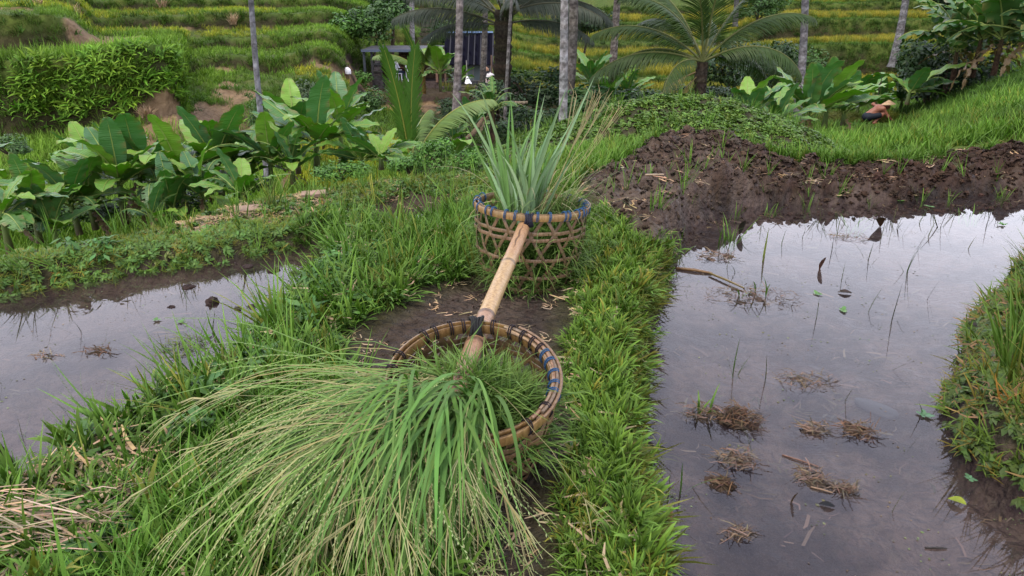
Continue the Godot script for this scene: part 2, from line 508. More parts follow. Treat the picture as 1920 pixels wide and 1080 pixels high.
# ---------------------------------------------------------------- the valley and its terraces: a surface through cross-profiles
# each profile: the direction it lies in (photograph column) and (distance, row seen there) pairs from the near end to the far end;
# a row over 1000 gives the height itself, in metres, plus 2000
const PROFILES := {
	0: [4.5, 1998.5, 7, 1998.5, 12, 1998.4, 16.5, 272, 16.7, 118, 21, 98, 21.5, 24, 26, 20, 26.2, 17, 31, 12, 31.5, 0, 40, -8, 40.6, -28, 50, -34, 50.6, -55, 62, -60, 63, -80, 90, -85],
	118: [4.5, 1998.5, 7, 1998.5, 12, 1998.4, 17, 258, 17.2, 112, 22.5, 94, 23, 26, 28, 22, 28.2, 18, 33, 10, 33.5, -4, 42, -10, 42.6, -30, 52, -36, 52.6, -57, 64, -60, 65, -80, 90, -85],
	175: [4.5, 1998.5, 7, 1998.5, 12, 1998.4, 17.2, 246, 17.4, 104, 24, 85, 24.6, 72, 30, 62, 30.2, 58, 35, 56, 35.4, 33, 45, 20, 45.6, 0, 55, -8, 55.6, -28, 68, -32, 69, -55, 92, -60],
	240: [4.5, 1998.5, 7, 1998.5, 12, 1998.4, 17.5, 238, 17.7, 92, 25, 80, 25.4, 74, 32, 64, 32.3, 60, 37, 57, 37.4, 33, 47, 20, 47.5, -1, 57, -8, 57.6, -28, 70, -32, 71, -55, 94, -60],
	320: [4.5, 1998.5, 7, 1998.5, 12, 1998.4, 18.2, 216, 18.4, 86, 26, 78, 26.4, 72, 33, 66, 33.3, 60, 38.5, 54, 39, 31, 48, 20, 48.5, 0, 58, -8, 58.6, -28, 71, -32, 72, -55, 95, -60],
	337: [4.5, 1998.5, 7, 1998.5, 12, 1998.4, 18.7, 206, 18.9, 104, 26.5, 88, 26.9, 80, 33.5, 70, 33.8, 62, 38.8, 54, 39.3, 31, 48.3, 20, 48.8, 0, 58, -8, 58.6, -28, 71, -32, 72, -55, 95, -60],
	354: [4.5, 1998.5, 7, 1998.5, 12, 1998.35, 19.2, 225, 21, 203, 28, 140, 28.4, 122, 35, 92, 35.3, 84, 39.5, 52, 40, 29, 49, 19, 49.5, 0, 58.5, -8, 59, -28, 71, -32, 72, -55, 95, -60],
	420: [4.5, 1998.5, 7, 1998.5, 12, 1998.3, 20, 240, 26, 160, 30, 128, 30.4, 106, 37, 90, 37.4, 70, 41.5, 52, 42, 27, 51, 18, 51.5, 0, 60, -8, 60.6, -28, 72, -32, 73, -55, 95, -60],
	520: [4.5, 1998.5, 7, 1998.5, 12, 1998.25, 20, 240, 26, 168, 31, 138, 31.5, 110, 37, 96, 37.5, 72, 44, 50, 44.5, 24, 53, 17, 53.5, -2, 62, -9, 62.6, -28, 73, -32, 74, -55, 96, -60],
	620: [4.5, 1998.5, 7, 1998.4, 12, 1998.2, 24, 205, 29, 155, 34, 122, 34.5, 92, 39, 84, 39.6, 62, 46, 47, 46.5, 24, 55, 17, 55.5, -1, 64, -9, 64.6, -28, 74, -32, 75, -55, 96, -60],
	690: [4.5, 1998.4, 7, 1998.3, 12, 1998.1, 22, 240, 31, 203, 38.5, 192, 39, 175, 47, 153, 48, 112, 54, 70, 54.6, 46, 62, 34, 62.5, 14, 70, 6, 70.6, -14, 78, -18, 79, -40, 98, -46],
	770: [4.5, 1998.4, 7, 1998.2, 12, 1998.0, 20, 280, 30, 225, 38.5, 196, 39, 175, 47, 153, 48, 122, 55, 84, 55.6, 60, 63, 46, 63.5, 24, 71, 15, 71.6, -6, 79, -10, 80, -34, 98, -40],
	850: [4.5, 1998.4, 7, 1998.1, 12, 1997.9, 20, 300, 30, 240, 38.5, 197, 39, 175, 47, 153, 48, 128, 56, 100, 56.6, 80, 64, 64, 64.5, 44, 72, 34, 72.6, 12, 80, 6, 81, -16, 99, -24],
	930: [4.5, 1998.4, 7, 1998.1, 12, 1997.8, 20, 310, 30, 250, 38.5, 202, 39, 178, 47, 155, 48, 130, 56, 108, 56.6, 90, 65, 76, 65.5, 56, 73, 46, 73.6, 26, 82, 18, 83, -4, 100, -12],
	1050: [4.5, 1998.4, 7, 1998.1, 12, 1997.8, 18, 320, 28, 255, 38, 208, 38.6, 190, 48, 166, 48.6, 146, 56, 128, 56.6, 108, 65, 96, 65.5, 76, 74, 64, 74.6, 42, 83, 34, 84, 12, 100, -45],
	1180: [4.5, 1998.4, 7, 1998.2, 12, 1998.1, 18, 290, 28, 245, 38, 206, 38.6, 190, 48, 166, 48.6, 148, 56, 132, 56.6, 112, 65, 98, 65.5, 80, 74, 66, 74.6, 44, 83, 34, 84, 12, 100, -45],
	1320: [5, 1999.4, 8.5, 1999.3, 13, 1998.7, 20, 262, 28, 235, 38, 206, 38.6, 190, 48, 166, 48.6, 148, 56, 128, 56.6, 108, 65, 96, 65.5, 76, 74, 64, 74.6, 40, 83, 30, 84, 10, 100, -45],
	1440: [5.5, 1999.7, 8, 1999.62, 13, 1998.95, 20, 250, 28, 228, 40, 206, 40.6, 194, 50, 184, 50.5, 160, 57, 150, 57.6, 92, 66, 84, 66.6, 40, 74, 32, 74.6, 8, 84, 2, 85, -20, 100, -26],
	1560: [6.6, 1999.6, 9.5, 292, 15, 260, 22, 243, 28, 232, 40, 205, 40.6, 194, 50, 184, 50.5, 158, 57, 150, 57.6, 84, 66, 78, 66.6, 36, 74, 28, 74.6, 6, 84, 0, 85, -20, 100, -26],
	1650: [6.6, 1999.6, 9.5, 288, 15, 256, 25, 234, 30, 224, 40, 202, 40.6, 192, 50, 180, 50.5, 158, 57, 148, 57.6, 82, 66, 74, 66.6, 36, 74, 28, 74.6, 4, 84, -2, 85, -20, 100, -26],
	1750: [6.7, 1999.6, 9.5, 282, 14, 246, 21, 212, 28, 190, 40, 180, 40.6, 172, 50, 168, 50.5, 150, 57, 142, 57.6, 84, 66, 74, 66.6, 36, 74, 28, 74.6, 4, 84, -2, 85, -20, 100, -26],
	1920: [7.1, 1999.65, 9, 262, 12, 208, 16, 172, 20, 142, 30, 132, 31, 122, 45, 116, 46, 96, 57, 90, 57.6, 66, 66, 60, 66.6, 34, 74, 26, 74.6, 4, 84, -2, 85, -20, 100, -26],
}
const CURVES := 18
const WALLS := [3, 5, 7, 9, 11, 13, 15]     # segments that stand as terrace faces
var hill_px := []
var hill_p := []      # per profile, its points

func profile_points(px: float, e: Array) -> Array:
	var a := []
	for j in CURVES:
		var d: float = e[j * 2]
		var row: float = e[j * 2 + 1]
		if row > 1000.0:
			var q := spot(px, 330.0, d)
			a.append(Vector3(q.x, row - 2000.0, -d))
		else:
			a.append(spot(px, row, d))
	return a

func make_hill() -> void:
	var left := profile_points(0, PROFILES[0])
	for k in [-620.0, -260.0]:
		var a := []
		for j in CURVES:
			var q: Vector3 = left[j]
			a.append(Vector3(q.x + k / FOCAL * -q.z, q.y, q.z + (k / 260.0) * 0.25))
		hill_px.append(k)
		hill_p.append(a)
	for px in PROFILES:
		hill_px.append(float(px))
		hill_p.append(profile_points(px, PROFILES[px]))
	var right: Array = hill_p[hill_p.size() - 1]
	for k in [330.0, 800.0]:
		var a := []
		for j in CURVES:
			var q: Vector3 = right[j]
			a.append(Vector3(q.x + k / FOCAL * -q.z, q.y + k * 0.0012, q.z))
		hill_px.append(1920.0 + k)
		hill_p.append(a)

func hill_column(px: float) -> Array:      # [index, fraction]
	var i := 0
	while i < hill_px.size() - 2 and px > hill_px[i + 1]:
		i += 1
	return [i, clampf((px - hill_px[i]) / (hill_px[i + 1] - hill_px[i]), 0.0, 1.0)]

func hill_raw(i: int, f: float, j: int) -> Vector3:
	return hill_p[i][j].cubic_interpolate(hill_p[i + 1][j], hill_p[maxi(i - 1, 0)][j], hill_p[mini(i + 2, hill_p.size() - 1)][j], f) if not (i >= 6 and i <= 8) else hill_p[i][j].lerp(hill_p[i + 1][j], f)

func hill_point(i: int, f: float, jf: float) -> Vector3:
	var j := clampi(int(jf), 0, CURVES - 2)
	var w := jf - j
	var a := hill_raw(i, f, j)
	var b := hill_raw(i, f, j + 1)
	var q := a.lerp(b, w)
	q.y += 0.08 * nz.get_noise_2d(q.x * 190.0, q.z * 190.0) + 0.14 * nz.get_noise_2d(q.x * 13.0, q.z * 13.0) + 0.05 * nz.get_noise_2d(q.x * 50.0, q.z * 50.0)
	if q.z < -8.0:
		var far := smoothstep(8.0, 16.0, -q.z)
		# the foot and the lip of a face wander together
		var e0 := (j + 1) / 2
		var e1 := (j + 2) / 2
		var x := q.x
		q.z += 0.9 * far * lerpf(nz.get_noise_2d(x * 5.0 + e0 * 41.0, 7.0 * e0), nz.get_noise_2d(x * 5.0 + e1 * 41.0, 7.0 * e1), w)
		if j in WALLS:
			q.z += 0.2 * sin(w * PI) * (0.4 + nz2.get_noise_3d(x * 60.0, q.y * 60.0, j) + 0.6 * nz2.get_noise_3d(x * 240.0, q.y * 240.0, j))
	return q

# bare straw patches, in (column, curve, half width in columns, half width in curves)
const STRAW := [[430, 3.72, 75, 0.22], [425, 3.35, 75, 0.24], [370, 3.0, 110, 0.3], [300, 2.65, 90, 0.28], [425, 4.05, 30, 0.16], [60, 4.86, 140, 0.14], [190, 5.9, 55, 0.8], [215, 6.4, 60, 0.3], [150, 4.9, 60, 0.12], [650, 5.0, 60, 0.5], [700, 6.5, 45, 0.6], [270, 8.9, 200, 0.12], [420, 4.9, 20, 0.2], [600, 10.9, 110, 0.14], [20, 7.2, 60, 0.5], [760, 4.8, 60, 0.4]]

func straw_at(px: float, jf: float, n: float) -> float:
	var s := 0.0
	for e in STRAW:
		var d := Vector2((px - e[0]) / e[2], (jf - e[1]) / e[3]).length() + n * 0.9
		s = maxf(s, smoothstep(1.15, 0.75, d))
	return s

func hill_color(px: float, jf: float, q: Vector3) -> Color:
	var n := nz2.get_noise_2d(q.x * 40.0, q.z * 40.0)
	var c := col(0.055, 0.095, 0.018).lerp(col(0.09, 0.11, 0.026), 0.5 + n)
	var j := int(jf)
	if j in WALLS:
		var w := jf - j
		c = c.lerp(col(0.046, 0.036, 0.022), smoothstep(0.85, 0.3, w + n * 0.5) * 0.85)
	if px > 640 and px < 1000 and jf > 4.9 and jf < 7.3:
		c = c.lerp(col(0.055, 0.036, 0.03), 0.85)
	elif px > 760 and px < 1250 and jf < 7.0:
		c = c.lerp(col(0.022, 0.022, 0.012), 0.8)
	c = c.lerp(col(0.24, 0.165, 0.095).lerp(col(0.15, 0.1, 0.055), 0.5 + n), straw_at(px, jf, n))
	return c

func build_hill() -> void:
	var g := Geo.new()
	var rows := []
	for j in CURVES - 1:
		var n := 4
		if j in WALLS:
			n = 6
		elif j < 5:
			n = 14
		for k in n:
			rows.append(j + float(k) / n)
	rows.append(float(CURVES - 1) - 0.001)
	var cols := []
	for i in hill_px.size() - 1:
		var n := 14 if hill_px[i + 1] - hill_px[i] > 40 else 5
		for k in n:
			cols.append([i, float(k) / n])
	cols.append([hill_px.size() - 2, 1.0])
	for jf in rows:
		for e in cols:
			var q := hill_point(e[0], e[1], jf)
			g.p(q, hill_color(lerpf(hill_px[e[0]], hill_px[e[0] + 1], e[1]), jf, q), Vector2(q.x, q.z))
	var nc := cols.size()
	for j in rows.size() - 1:
		for i in nc - 1:
			var k := j * nc + i
			g.quad(k, k + nc, k + nc + 1, k + 1)
	tag(put("terrain", g.mesh(M.hill)), "terraced valley side with grassy steps and rice terraces", "", "", "structure")

# ---------------------------------------------------------------- grass
func tuft(n: int, lmin: float, lmax: float, w: float, lean0: float, lean1: float, curl: float, spread: float, c0: Color, c1: Color, segs := 3) -> Mesh:
	var g := Geo.new()
	for k in n:
		var az := r(0, TAU)
		var b := Vector3(r(-spread, spread), 0, r(-spread, spread))
		var cc := vary(c1, 0.22)
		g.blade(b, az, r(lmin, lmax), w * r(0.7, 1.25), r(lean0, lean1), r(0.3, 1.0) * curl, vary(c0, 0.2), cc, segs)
	return g.mesh(M.grass)

# a runner of creeping grass: a stem with short broad blades to both sides
func creeping_sprig(n: int, c0: Color, c1: Color) -> Mesh:
	var g := Geo.new()
	for s in 3:
		var az := r(0, TAU)
		var lean := r(0.35, 1.2)
		var d := Vector3(cos(az) * sin(lean), cos(lean), sin(az) * sin(lean))
		var stem := r(0.05, 0.1)
		g.blade(Vector3.ZERO, az, stem * 1.1, 0.004, lean, 0.1, c0, c0, 2)
		for k in n:
			var f := 0.25 + 0.75 * k / (n - 1.0)
			g.blade(d * stem * f, az + r(-1.4, 1.4), r(0.045, 0.1), r(0.0085, 0.0135), lean + r(-0.4, 0.5), r(0.3, 1.1), vary(c0, 0.15), vary(c1, 0.2), 3)
	return g.mesh(M.grass)

func herb(n: int, size: float, c0: Color) -> Mesh:       # a cushion of small oval leaves
	var g := Geo.new()
	for k in n:
		var a := r(0, TAU)
		var el := r(0.15, 1.4)
		var d := Vector3(cos(a) * cos(el), sin(el), sin(a) * cos(el))
		var b := d * r(0.3, 1.0) * size * 2.2
		b.y *= 0.7
		var s := size * r(0.7, 1.3)
		var up := (Vector3.UP + d * 0.6 + Vector3(r(-0.5, 0.5), 0, r(-0.5, 0.5))).normalized()
		var ax := up.cross(Vector3(cos(a + 1.0), 0.1, sin(a + 1.0))).normalized()
		var az := ax.cross(up)
		var cc := vary(c0, 0.3)
		var i := g.p(b - ax * s, cc)
		g.p(b + az * s * 0.45 + up * s * 0.1, cc)
		g.p(b + ax * s, cc)
		g.p(b - az * s * 0.45 + up * s * 0.1, cc)
		g.quad(i, i + 1, i + 2, i + 3)
	return g.mesh(M.leaf)

func litter(n: int, size: float, cc: Color) -> Mesh:       # a few loose straws
	var g := Geo.new()
	for k in n:
		var a := r(0, TAU)
		var d := Vector3(cos(a), r(-0.1, 0.25), sin(a))
		var b := Vector3(r(-1, 1), r(0.0, 0.12), r(-1, 1)) * size * 0.7
		var l := size * r(0.5, 1.4)
		var bend := Vector3(r(-0.2, 0.2), r(-0.05, 0.1), r(-0.2, 0.2)) * size
		var w := r(0.0012, 0.0032) * (1.0 + size * 2.0)
		g.strip([b, b + d * l * 0.5 + bend, b + d * l], [w, w, w * 0.4], [Vector3(-sin(a), 0.3, cos(a))], [vary(cc, 0.3)])
	return g.mesh(M.straw)

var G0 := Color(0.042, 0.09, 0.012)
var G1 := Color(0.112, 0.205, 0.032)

func near_grass() -> void:
	var creep := []
	var lush := []
	var tall := []
	var cover := []
	var straws := []
	for k in 4:
		creep.append(creeping_sprig(5, G0 * 0.9, G1 * 1.02))
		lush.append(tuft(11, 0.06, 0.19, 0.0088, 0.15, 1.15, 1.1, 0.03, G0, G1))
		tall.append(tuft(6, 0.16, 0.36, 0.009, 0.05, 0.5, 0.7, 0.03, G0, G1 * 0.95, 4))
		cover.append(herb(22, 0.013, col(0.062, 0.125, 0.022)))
		straws.append(litter(7, 0.05, col(0.3, 0.22, 0.13)))
	var lists := {}
	for kind in ["creep", "lush", "tall", "cover", "straw"]:
		for k in 4:
			lists[kind + str(k)] = [[], PackedColorArray()]
	var add := func(kind: String, p: Vector3, s: float, lean: Vector3, tint: Color):
		var e: Array = lists[kind + str(rng.randi() % 4)]
		var up := (Vector3.UP + lean).normalized()
		var b := frame_to(up, rng.randf() * TAU).scaled(Vector3.ONE * s)
		e[0].append(Transform3D(b, p))
		e[1].append(tint)
	for n in 230000:
		# plan places, denser towards the near end where single blades can be told apart
		var z := 0.3 - pow(rng.randf(), 1.25) * 9.9
		var x := (-0.84 + 1.72 * rng.randf()) * (absf(z) + 1.3)
		if rng.randf() > clampf((absf(z) + 1.3) / 7.0, 0.2, 1.0):
			continue
		var pr := f_right.at(x, z)
		var pl := f_left.at(x, z)
		if pl > 0.14 or pr > (0.03 if x < 1.0 and z > -4.4 else 0.14):
			continue
		var pt := f_path.at(x, z)
		var pm := f_mud.at(x, z)
		var pp := f_plateau.at(x, z)
		var nn := nz2.get_noise_2d(x * 160.0, z * 160.0)
		if pt + nn * 0.07 > -0.07 or f_pool.at(x, z) > -0.03:
			if rng.randf() < 0.03:
				add.call("straw", Vector3(x, near_height(x, z) + 0.004, z), r(0.5, 1.0), Vector3.ZERO, vary(Color.WHITE, 0.25))
			continue
		if pm + nn * 0.12 > 0.0 and z > -7.15:
			var bare := rng.randf()
			if bare < 0.016:
				add.call("straw", Vector3(x, near_height(x, z) + 0.01, z), r(0.7, 1.6), Vector3(r(-0.3, 0.3), 0, r(-0.3, 0.3)), vary(col(0.75, 0.7, 0.66), 0.35))
			elif bare < 0.024:
				add.call("tall", Vector3(x, near_height(x, z), z), r(0.4, 0.8), Vector3(r(-0.2, 0.2), 0, r(-0.2, 0.2)), vary(col(1.1, 1.1, 0.9), 0.15))
			continue
		if pp < -0.9 and z > -6.6:
			continue
		var h := near_height(x, z)
		if h < (WATER_RIGHT if x > -0.5 else WATER_LEFT) - 0.02 and pp > 0.0:
			continue
		var p := Vector3(x, h - 0.006, z)
		var tint := vary(Color.WHITE, 0.16)
		if rng.randf() < 0.1:
			tint = vary(col(1.7, 1.0, 1.1), 0.25)
		tint = tint * (1.0 + 0.3 * nn)
		tint.a = 1.0
		var lean := Vector3(r(-0.3, 0.3), 0, r(-0.3, 0.3))
		if pp < 0.0 and z < -6.6 or (z < -7.3 and pm < 0.0 and x < 3.2):
			# mound: small creeping leaves with bare earth between
			if nn > -0.06 or rng.randf() < 0.25:
				add.call("cover", p + Vector3(0, 0.008, 0), r(0.9, 1.8), lean, vary(col(1.25, 1.1, 0.85), 0.3))
				if rng.randf() < 0.04:
					add.call("tall", p, r(0.4, 0.8), lean, tint)
			continue
		if x > 0.0 and (f_bank.at(x, z) < -0.4 or x < 0.95):
			# strip between path and right paddy
			if pr > -0.1:
				lean += Vector3(0.35, 0, 0.1)
				for q in 1:
					if rng.randf() < 0.32:      # last year's blades hang down to the water
						add.call("lush", p + Vector3(0.02, r(-0.06, 0.0), 0), r(0.5, 1.0), Vector3(1.2, r(-0.9, 0.0), r(-0.4, 0.4)), vary(col(0.95, 0.55, 0.7), 0.4))
			if z < -5.0:
				add.call("lush", p, r(0.7, 1.3), lean, tint)
			elif rng.randf() < 0.62:
				add.call("creep", p, r(0.55, 1.0) * lerpf(0.6, 1.0, smoothstep(0.02, 0.25, -pt)), lean, tint * col(1.15, 1.08, 0.95))
			else:
				add.call("lush", p, r(0.4, 0.75) * lerpf(0.6, 1.0, smoothstep(0.02, 0.25, -pt)), lean, tint)
			if rng.randf() < 0.10:
				add.call("cover", p, r(0.9, 1.4), lean, tint)
			if rng.randf() < 0.06:
				add.call("straw", p + Vector3(0, 0.02, 0), r(0.8, 1.5), lean, vary(Color.WHITE, 0.2))
			continue
		if x > 1.0:
			# bank in the right corner
			var edge := -pr - 0.05
			lean += Vector3(-0.5, 0, 0.15) * smoothstep(0.35, 0.0, edge)
			tint = tint * col(0.82, 0.78, 0.8)
			if nn < -0.42:
				continue
			if rng.randf() < 0.7:
				add.call("cover", p + Vector3(0, 0.01, 0), r(0.8, 1.5), lean, tint * col(1.05, 0.9, 0.9))
			if rng.randf() < 0.25:
				add.call("lush", p, r(0.4, 0.8), lean, tint * (col(1.1, 0.95, 0.9) if rng.randf() < 0.75 else col(1.9, 0.85, 1.0)))
			if rng.randf() < 0.16 and edge > 0.05:
				add.call("tall", p, r(0.6, 1.15), lean * 0.4, tint)
			if rng.randf() < 0.1:
				add.call("straw", p + Vector3(0, 0.03, 0), r(0.6, 1.2), lean, vary(col(0.5, 0.42, 0.34), 0.3))
			continue
		var bd := f_bund.at(x, z)
		if bd < 0.62 and z < -1.9 and (pl < 0.14) and (x < -1.32 or z < -4.25):
			# low bund beyond the left paddy: short mixed turf, worn on top
			var worn := 0.5 + nn
			if z < -4.1 and z > -5.2 and x < -1.2:
				worn += 0.42
			if pl > -0.3:
				lean += Vector3(0.1, 0, 0.75)
			if rng.randf() > worn * 0.75 or pl > -0.22:
				if rng.randf() < 0.6:
					add.call("cover", p + Vector3(0, 0.006, 0), r(0.7, 1.35), lean, tint)
				add.call("lush", p, r(0.22, 0.5), lean, tint * (col(1.2, 1.0, 0.95) if rng.randf() < 0.75 else col(1.7, 0.95, 1.0)))
			elif rng.randf() < 0.5:
				add.call("straw", p + Vector3(0, 0.004, 0), r(0.6, 1.3), Vector3.ZERO, vary(col(0.85, 0.8, 0.75), 0.3))
			if rng.randf() < 0.015:
				add.call("tall", p, r(0.5, 0.9), lean, tint)
			continue
		if x < 0.6:
			# bank between the left paddy and the path, and round the far basket
			if rng.randf() < 0.25:
				continue
			if pl > -0.12:
				lean += Vector3(-0.5, 0, 0.15)
			var s := r(0.6, 1.1)
			s *= lerpf(0.5, 1.0, smoothstep(0.02, 0.3, -pt)) * lerpf(0.4, 0.95, smoothstep(0.0, 0.55, -pl))
			add.call("lush", p, s, lean, tint * col(0.9, 1.0, 0.95))
			if rng.randf() < 0.3:
				add.call("creep", p, r(0.8, 1.3), lean, tint)
			if rng.randf() < 0.12:
				add.call("cover", p + Vector3(0, 0.03, 0), r(1.1, 1.9), lean, tint)
			if rng.randf() < 0.05:
				add.call("tall", p, r(0.6, 1.1), lean, tint)
			if rng.randf() < (0.5 if x < -1.0 and z > -1.7 else 0.03):
				add.call("straw", p + Vector3(0, 0.05, 0), r(0.8, 1.7), lean, vary(Color.WHITE, 0.25))
	# broad-leaved weeds in the near left corner and along the bank
	var weed := []
	for k in 3:
		weed.append(herb(13, 0.034, col(0.055, 0.125, 0.028)))
	for k in 3:
		var xf := []
		var cc := PackedColorArray()
		while xf.size() < 70:
			var x := r(-2.4, -0.4)
			var z := r(-3.6, -0.9)
			if f_left.at(x, z) > -0.02 or f_path.at(x, z) > -0.2 or rng.randf() > (1.0 if f_left.at(x, z) > -0.35 else 0.25):
				continue
			xf.append(Transform3D(frame_to(Vector3(r(-0.4, 0.2), 1, r(-0.2, 0.3)), r(0, TAU)).scaled(Vector3.ONE * r(0.6, 1.15)), Vector3(x, near_height(x, z) + r(0.0, 0.05), z)))
			cc.append(vary(Color.WHITE, 0.25))
		scatter("weed_foliage", weed[k], xf, cc, "broad-leaved weeds among the grass by the left paddy")
	var says := {"creep": "short broad-bladed creeping grass along the path", "lush": "lush green grass on the banks of the paddies", "tall": "scattered taller grass blades standing on the banks", "cover": "small-leaved creeping ground cover on the banks", "straw": "loose dry straw lying on earth and turf"}
	var called := {"creep": "creeping_grass", "lush": "bank_grass", "tall": "tall_grass", "cover": "ground_cover_leaves", "straw": "straw_litter"}
	var meshes := {"creep": creep, "lush": lush, "tall": tall, "cover": cover, "straw": straws}
	for kind in says:
		for k in 4:
			var e: Array = lists[kind + str(k)]
			scatter(called[kind], meshes[kind][k], e[0], e[1], says[kind])

func hill_grass() -> void:
	var far := []
	var near_ := []
	var rice := []
	var fern := []
	for k in 3:
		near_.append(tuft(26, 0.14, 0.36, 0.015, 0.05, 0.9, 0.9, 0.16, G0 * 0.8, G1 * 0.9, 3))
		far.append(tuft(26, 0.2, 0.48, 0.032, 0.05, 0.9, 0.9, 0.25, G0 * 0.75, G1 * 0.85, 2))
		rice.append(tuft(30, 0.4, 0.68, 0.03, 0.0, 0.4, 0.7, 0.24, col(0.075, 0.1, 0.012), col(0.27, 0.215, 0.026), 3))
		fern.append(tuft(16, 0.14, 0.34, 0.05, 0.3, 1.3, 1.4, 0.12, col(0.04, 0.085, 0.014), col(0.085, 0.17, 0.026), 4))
	var L := {}
	for k in 3:
		for kind in ["n", "f", "r", "h"]:
			L[kind + str(k)] = [[], PackedColorArray()]
	var S := hill_px.size() - 1
	for j in range(1, CURVES - 2):
		var wall := j in WALLS
		for i in range(0, S):
			if hill_px[i] > 2200.0:
				continue
			var a: Vector3 = hill_p[i][j]
			var b: Vector3 = hill_p[i + 1][j]
			var c: Vector3 = hill_p[i][j + 1]
			var d: Vector3 = hill_p[i + 1][j + 1]
			var area := ((b - a).length() + (d - c).length()) * 0.25 * ((c - a).length() + (d - b).length())
			var dist := -(a.z + d.z) * 0.5
			var dens := clampf(4200.0 / (dist * dist), 5.0, 44.0)
			if wall:
				dens *= 3.6 if j == 3 and hill_px[i] < 350.0 else 2.2
			if hill_px[i] > 1300.0 and dist < 30.0 and not wall:
				dens *= 1.3
			var count := mini(int(area * dens), 9000)
			for n in count:
				var f := rng.randf()
				var w := rng.randf()
				var jf := j + w
				var px := lerpf(hill_px[i], hill_px[i + 1], f)
				var p := hill_point(i, f, jf)
				var nn := nz2.get_noise_2d(p.x * 40.0, p.z * 40.0)
				if straw_at(px, jf, nn) > rng.randf() * 1.05:
					continue
				if px > 640 and px < 1000 and jf > 4.9 and jf < 7.2 and rng.randf() > 0.08:
					continue
				if px > 770 and px < 1250 and jf < 6.0 and rng.randf() > 0.3:
					continue
				var broad := nz.get_noise_2d(p.x * 17.0 + 50.0, p.z * 17.0)
				var tint := vary(Color.WHITE, 0.2) * (1.0 + 0.45 * nn) * (1.0 + 0.5 * broad)
				var lean := Vector3(r(-0.3, 0.3), 0, r(-0.3, 0.3))
				var s := r(0.7, 1.3)
				var kind := "n" if -p.z < 26.0 else "f"
				if wall:
					lean += Vector3(0, 0, 0.3)
					s *= 0.85
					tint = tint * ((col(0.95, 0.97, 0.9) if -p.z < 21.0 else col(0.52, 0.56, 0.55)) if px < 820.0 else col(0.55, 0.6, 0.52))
					if w < 0.34 and rng.randf() < 0.6:
						continue          # the foot of a face is mostly bare earth
					if j == 3 and px < 345 and w > 0.2 and rng.randf() < (0.93 if px > 130 else 0.4):
						kind = "h"
						tint = vary(col(0.95, 0.95, 0.8), 0.4)
						lean += Vector3(0, 0.0, 0.4)
						s *= 1.3
					elif rng.randf() < 0.25 and -p.z < 30.0:
						kind = "h"
				elif px > 820.0 and j in [6, 8, 10, 12, 14] and -p.z > 40.0:
					if w > 0.14:
						kind = "r"
						tint = vary(Color.WHITE, 0.14) * (1.0 + 0.5 * nn)
						if nn < -0.06 or px < 1000.0 and rng.randf() < 0.5:
							tint = tint * col(0.6, 0.85, 1.0)
						s = r(0.8, 1.15)
						lean *= 0.4
				elif px < 520.0 and j in [8, 10]:
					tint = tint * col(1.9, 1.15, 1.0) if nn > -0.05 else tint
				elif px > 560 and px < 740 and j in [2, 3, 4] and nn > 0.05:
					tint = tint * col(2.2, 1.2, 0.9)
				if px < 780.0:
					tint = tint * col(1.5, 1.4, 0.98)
				if -p.z > 21.0 and not wall and kind != "r":
					s *= 0.62
				if px > 1300.0 and -p.z < 30.0 and not wall:
					if broad > 0.12 and rng.randf() < 0.3:
						kind = "h"
						s *= 0.75
						tint = tint * col(0.8, 0.8, 0.75)
					elif rng.randf() < 0.08:
						tint = tint * col(2.0, 1.15, 1.3)
					elif rng.randf() < 0.05:
						s *= 1.5
					tint = tint * col(1.12, 1.12, 1.0)
					s *= 0.85 if px < 1560.0 or px > 1700.0 or -p.z < 15.0 else 0.5
				tint.a = 1.0
				var e: Array = L[kind + str(rng.randi() % 3)]
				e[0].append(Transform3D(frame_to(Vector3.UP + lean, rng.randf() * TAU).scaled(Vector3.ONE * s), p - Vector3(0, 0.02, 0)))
				e[1].append(tint)
	var says := {"n": "knee-high grass on the valley floor and nearer terraces", "f": "grass covering the farther terrace steps", "r": "ripening yellow rice standing on the terraces", "h": "broad-leaved weeds hanging over the terrace faces"}
	var called := {"n": "valley_grass", "f": "terrace_grass", "r": "rice_grass", "h": "weed_foliage"}
	var meshes := {"n": near_, "f": far, "r": rice, "h": fern}
	for kind in says:
		for k in 3:
			var e: Array = L[kind + str(k)]
			scatter(called[kind], meshes[kind][k], e[0], e[1], says[kind])

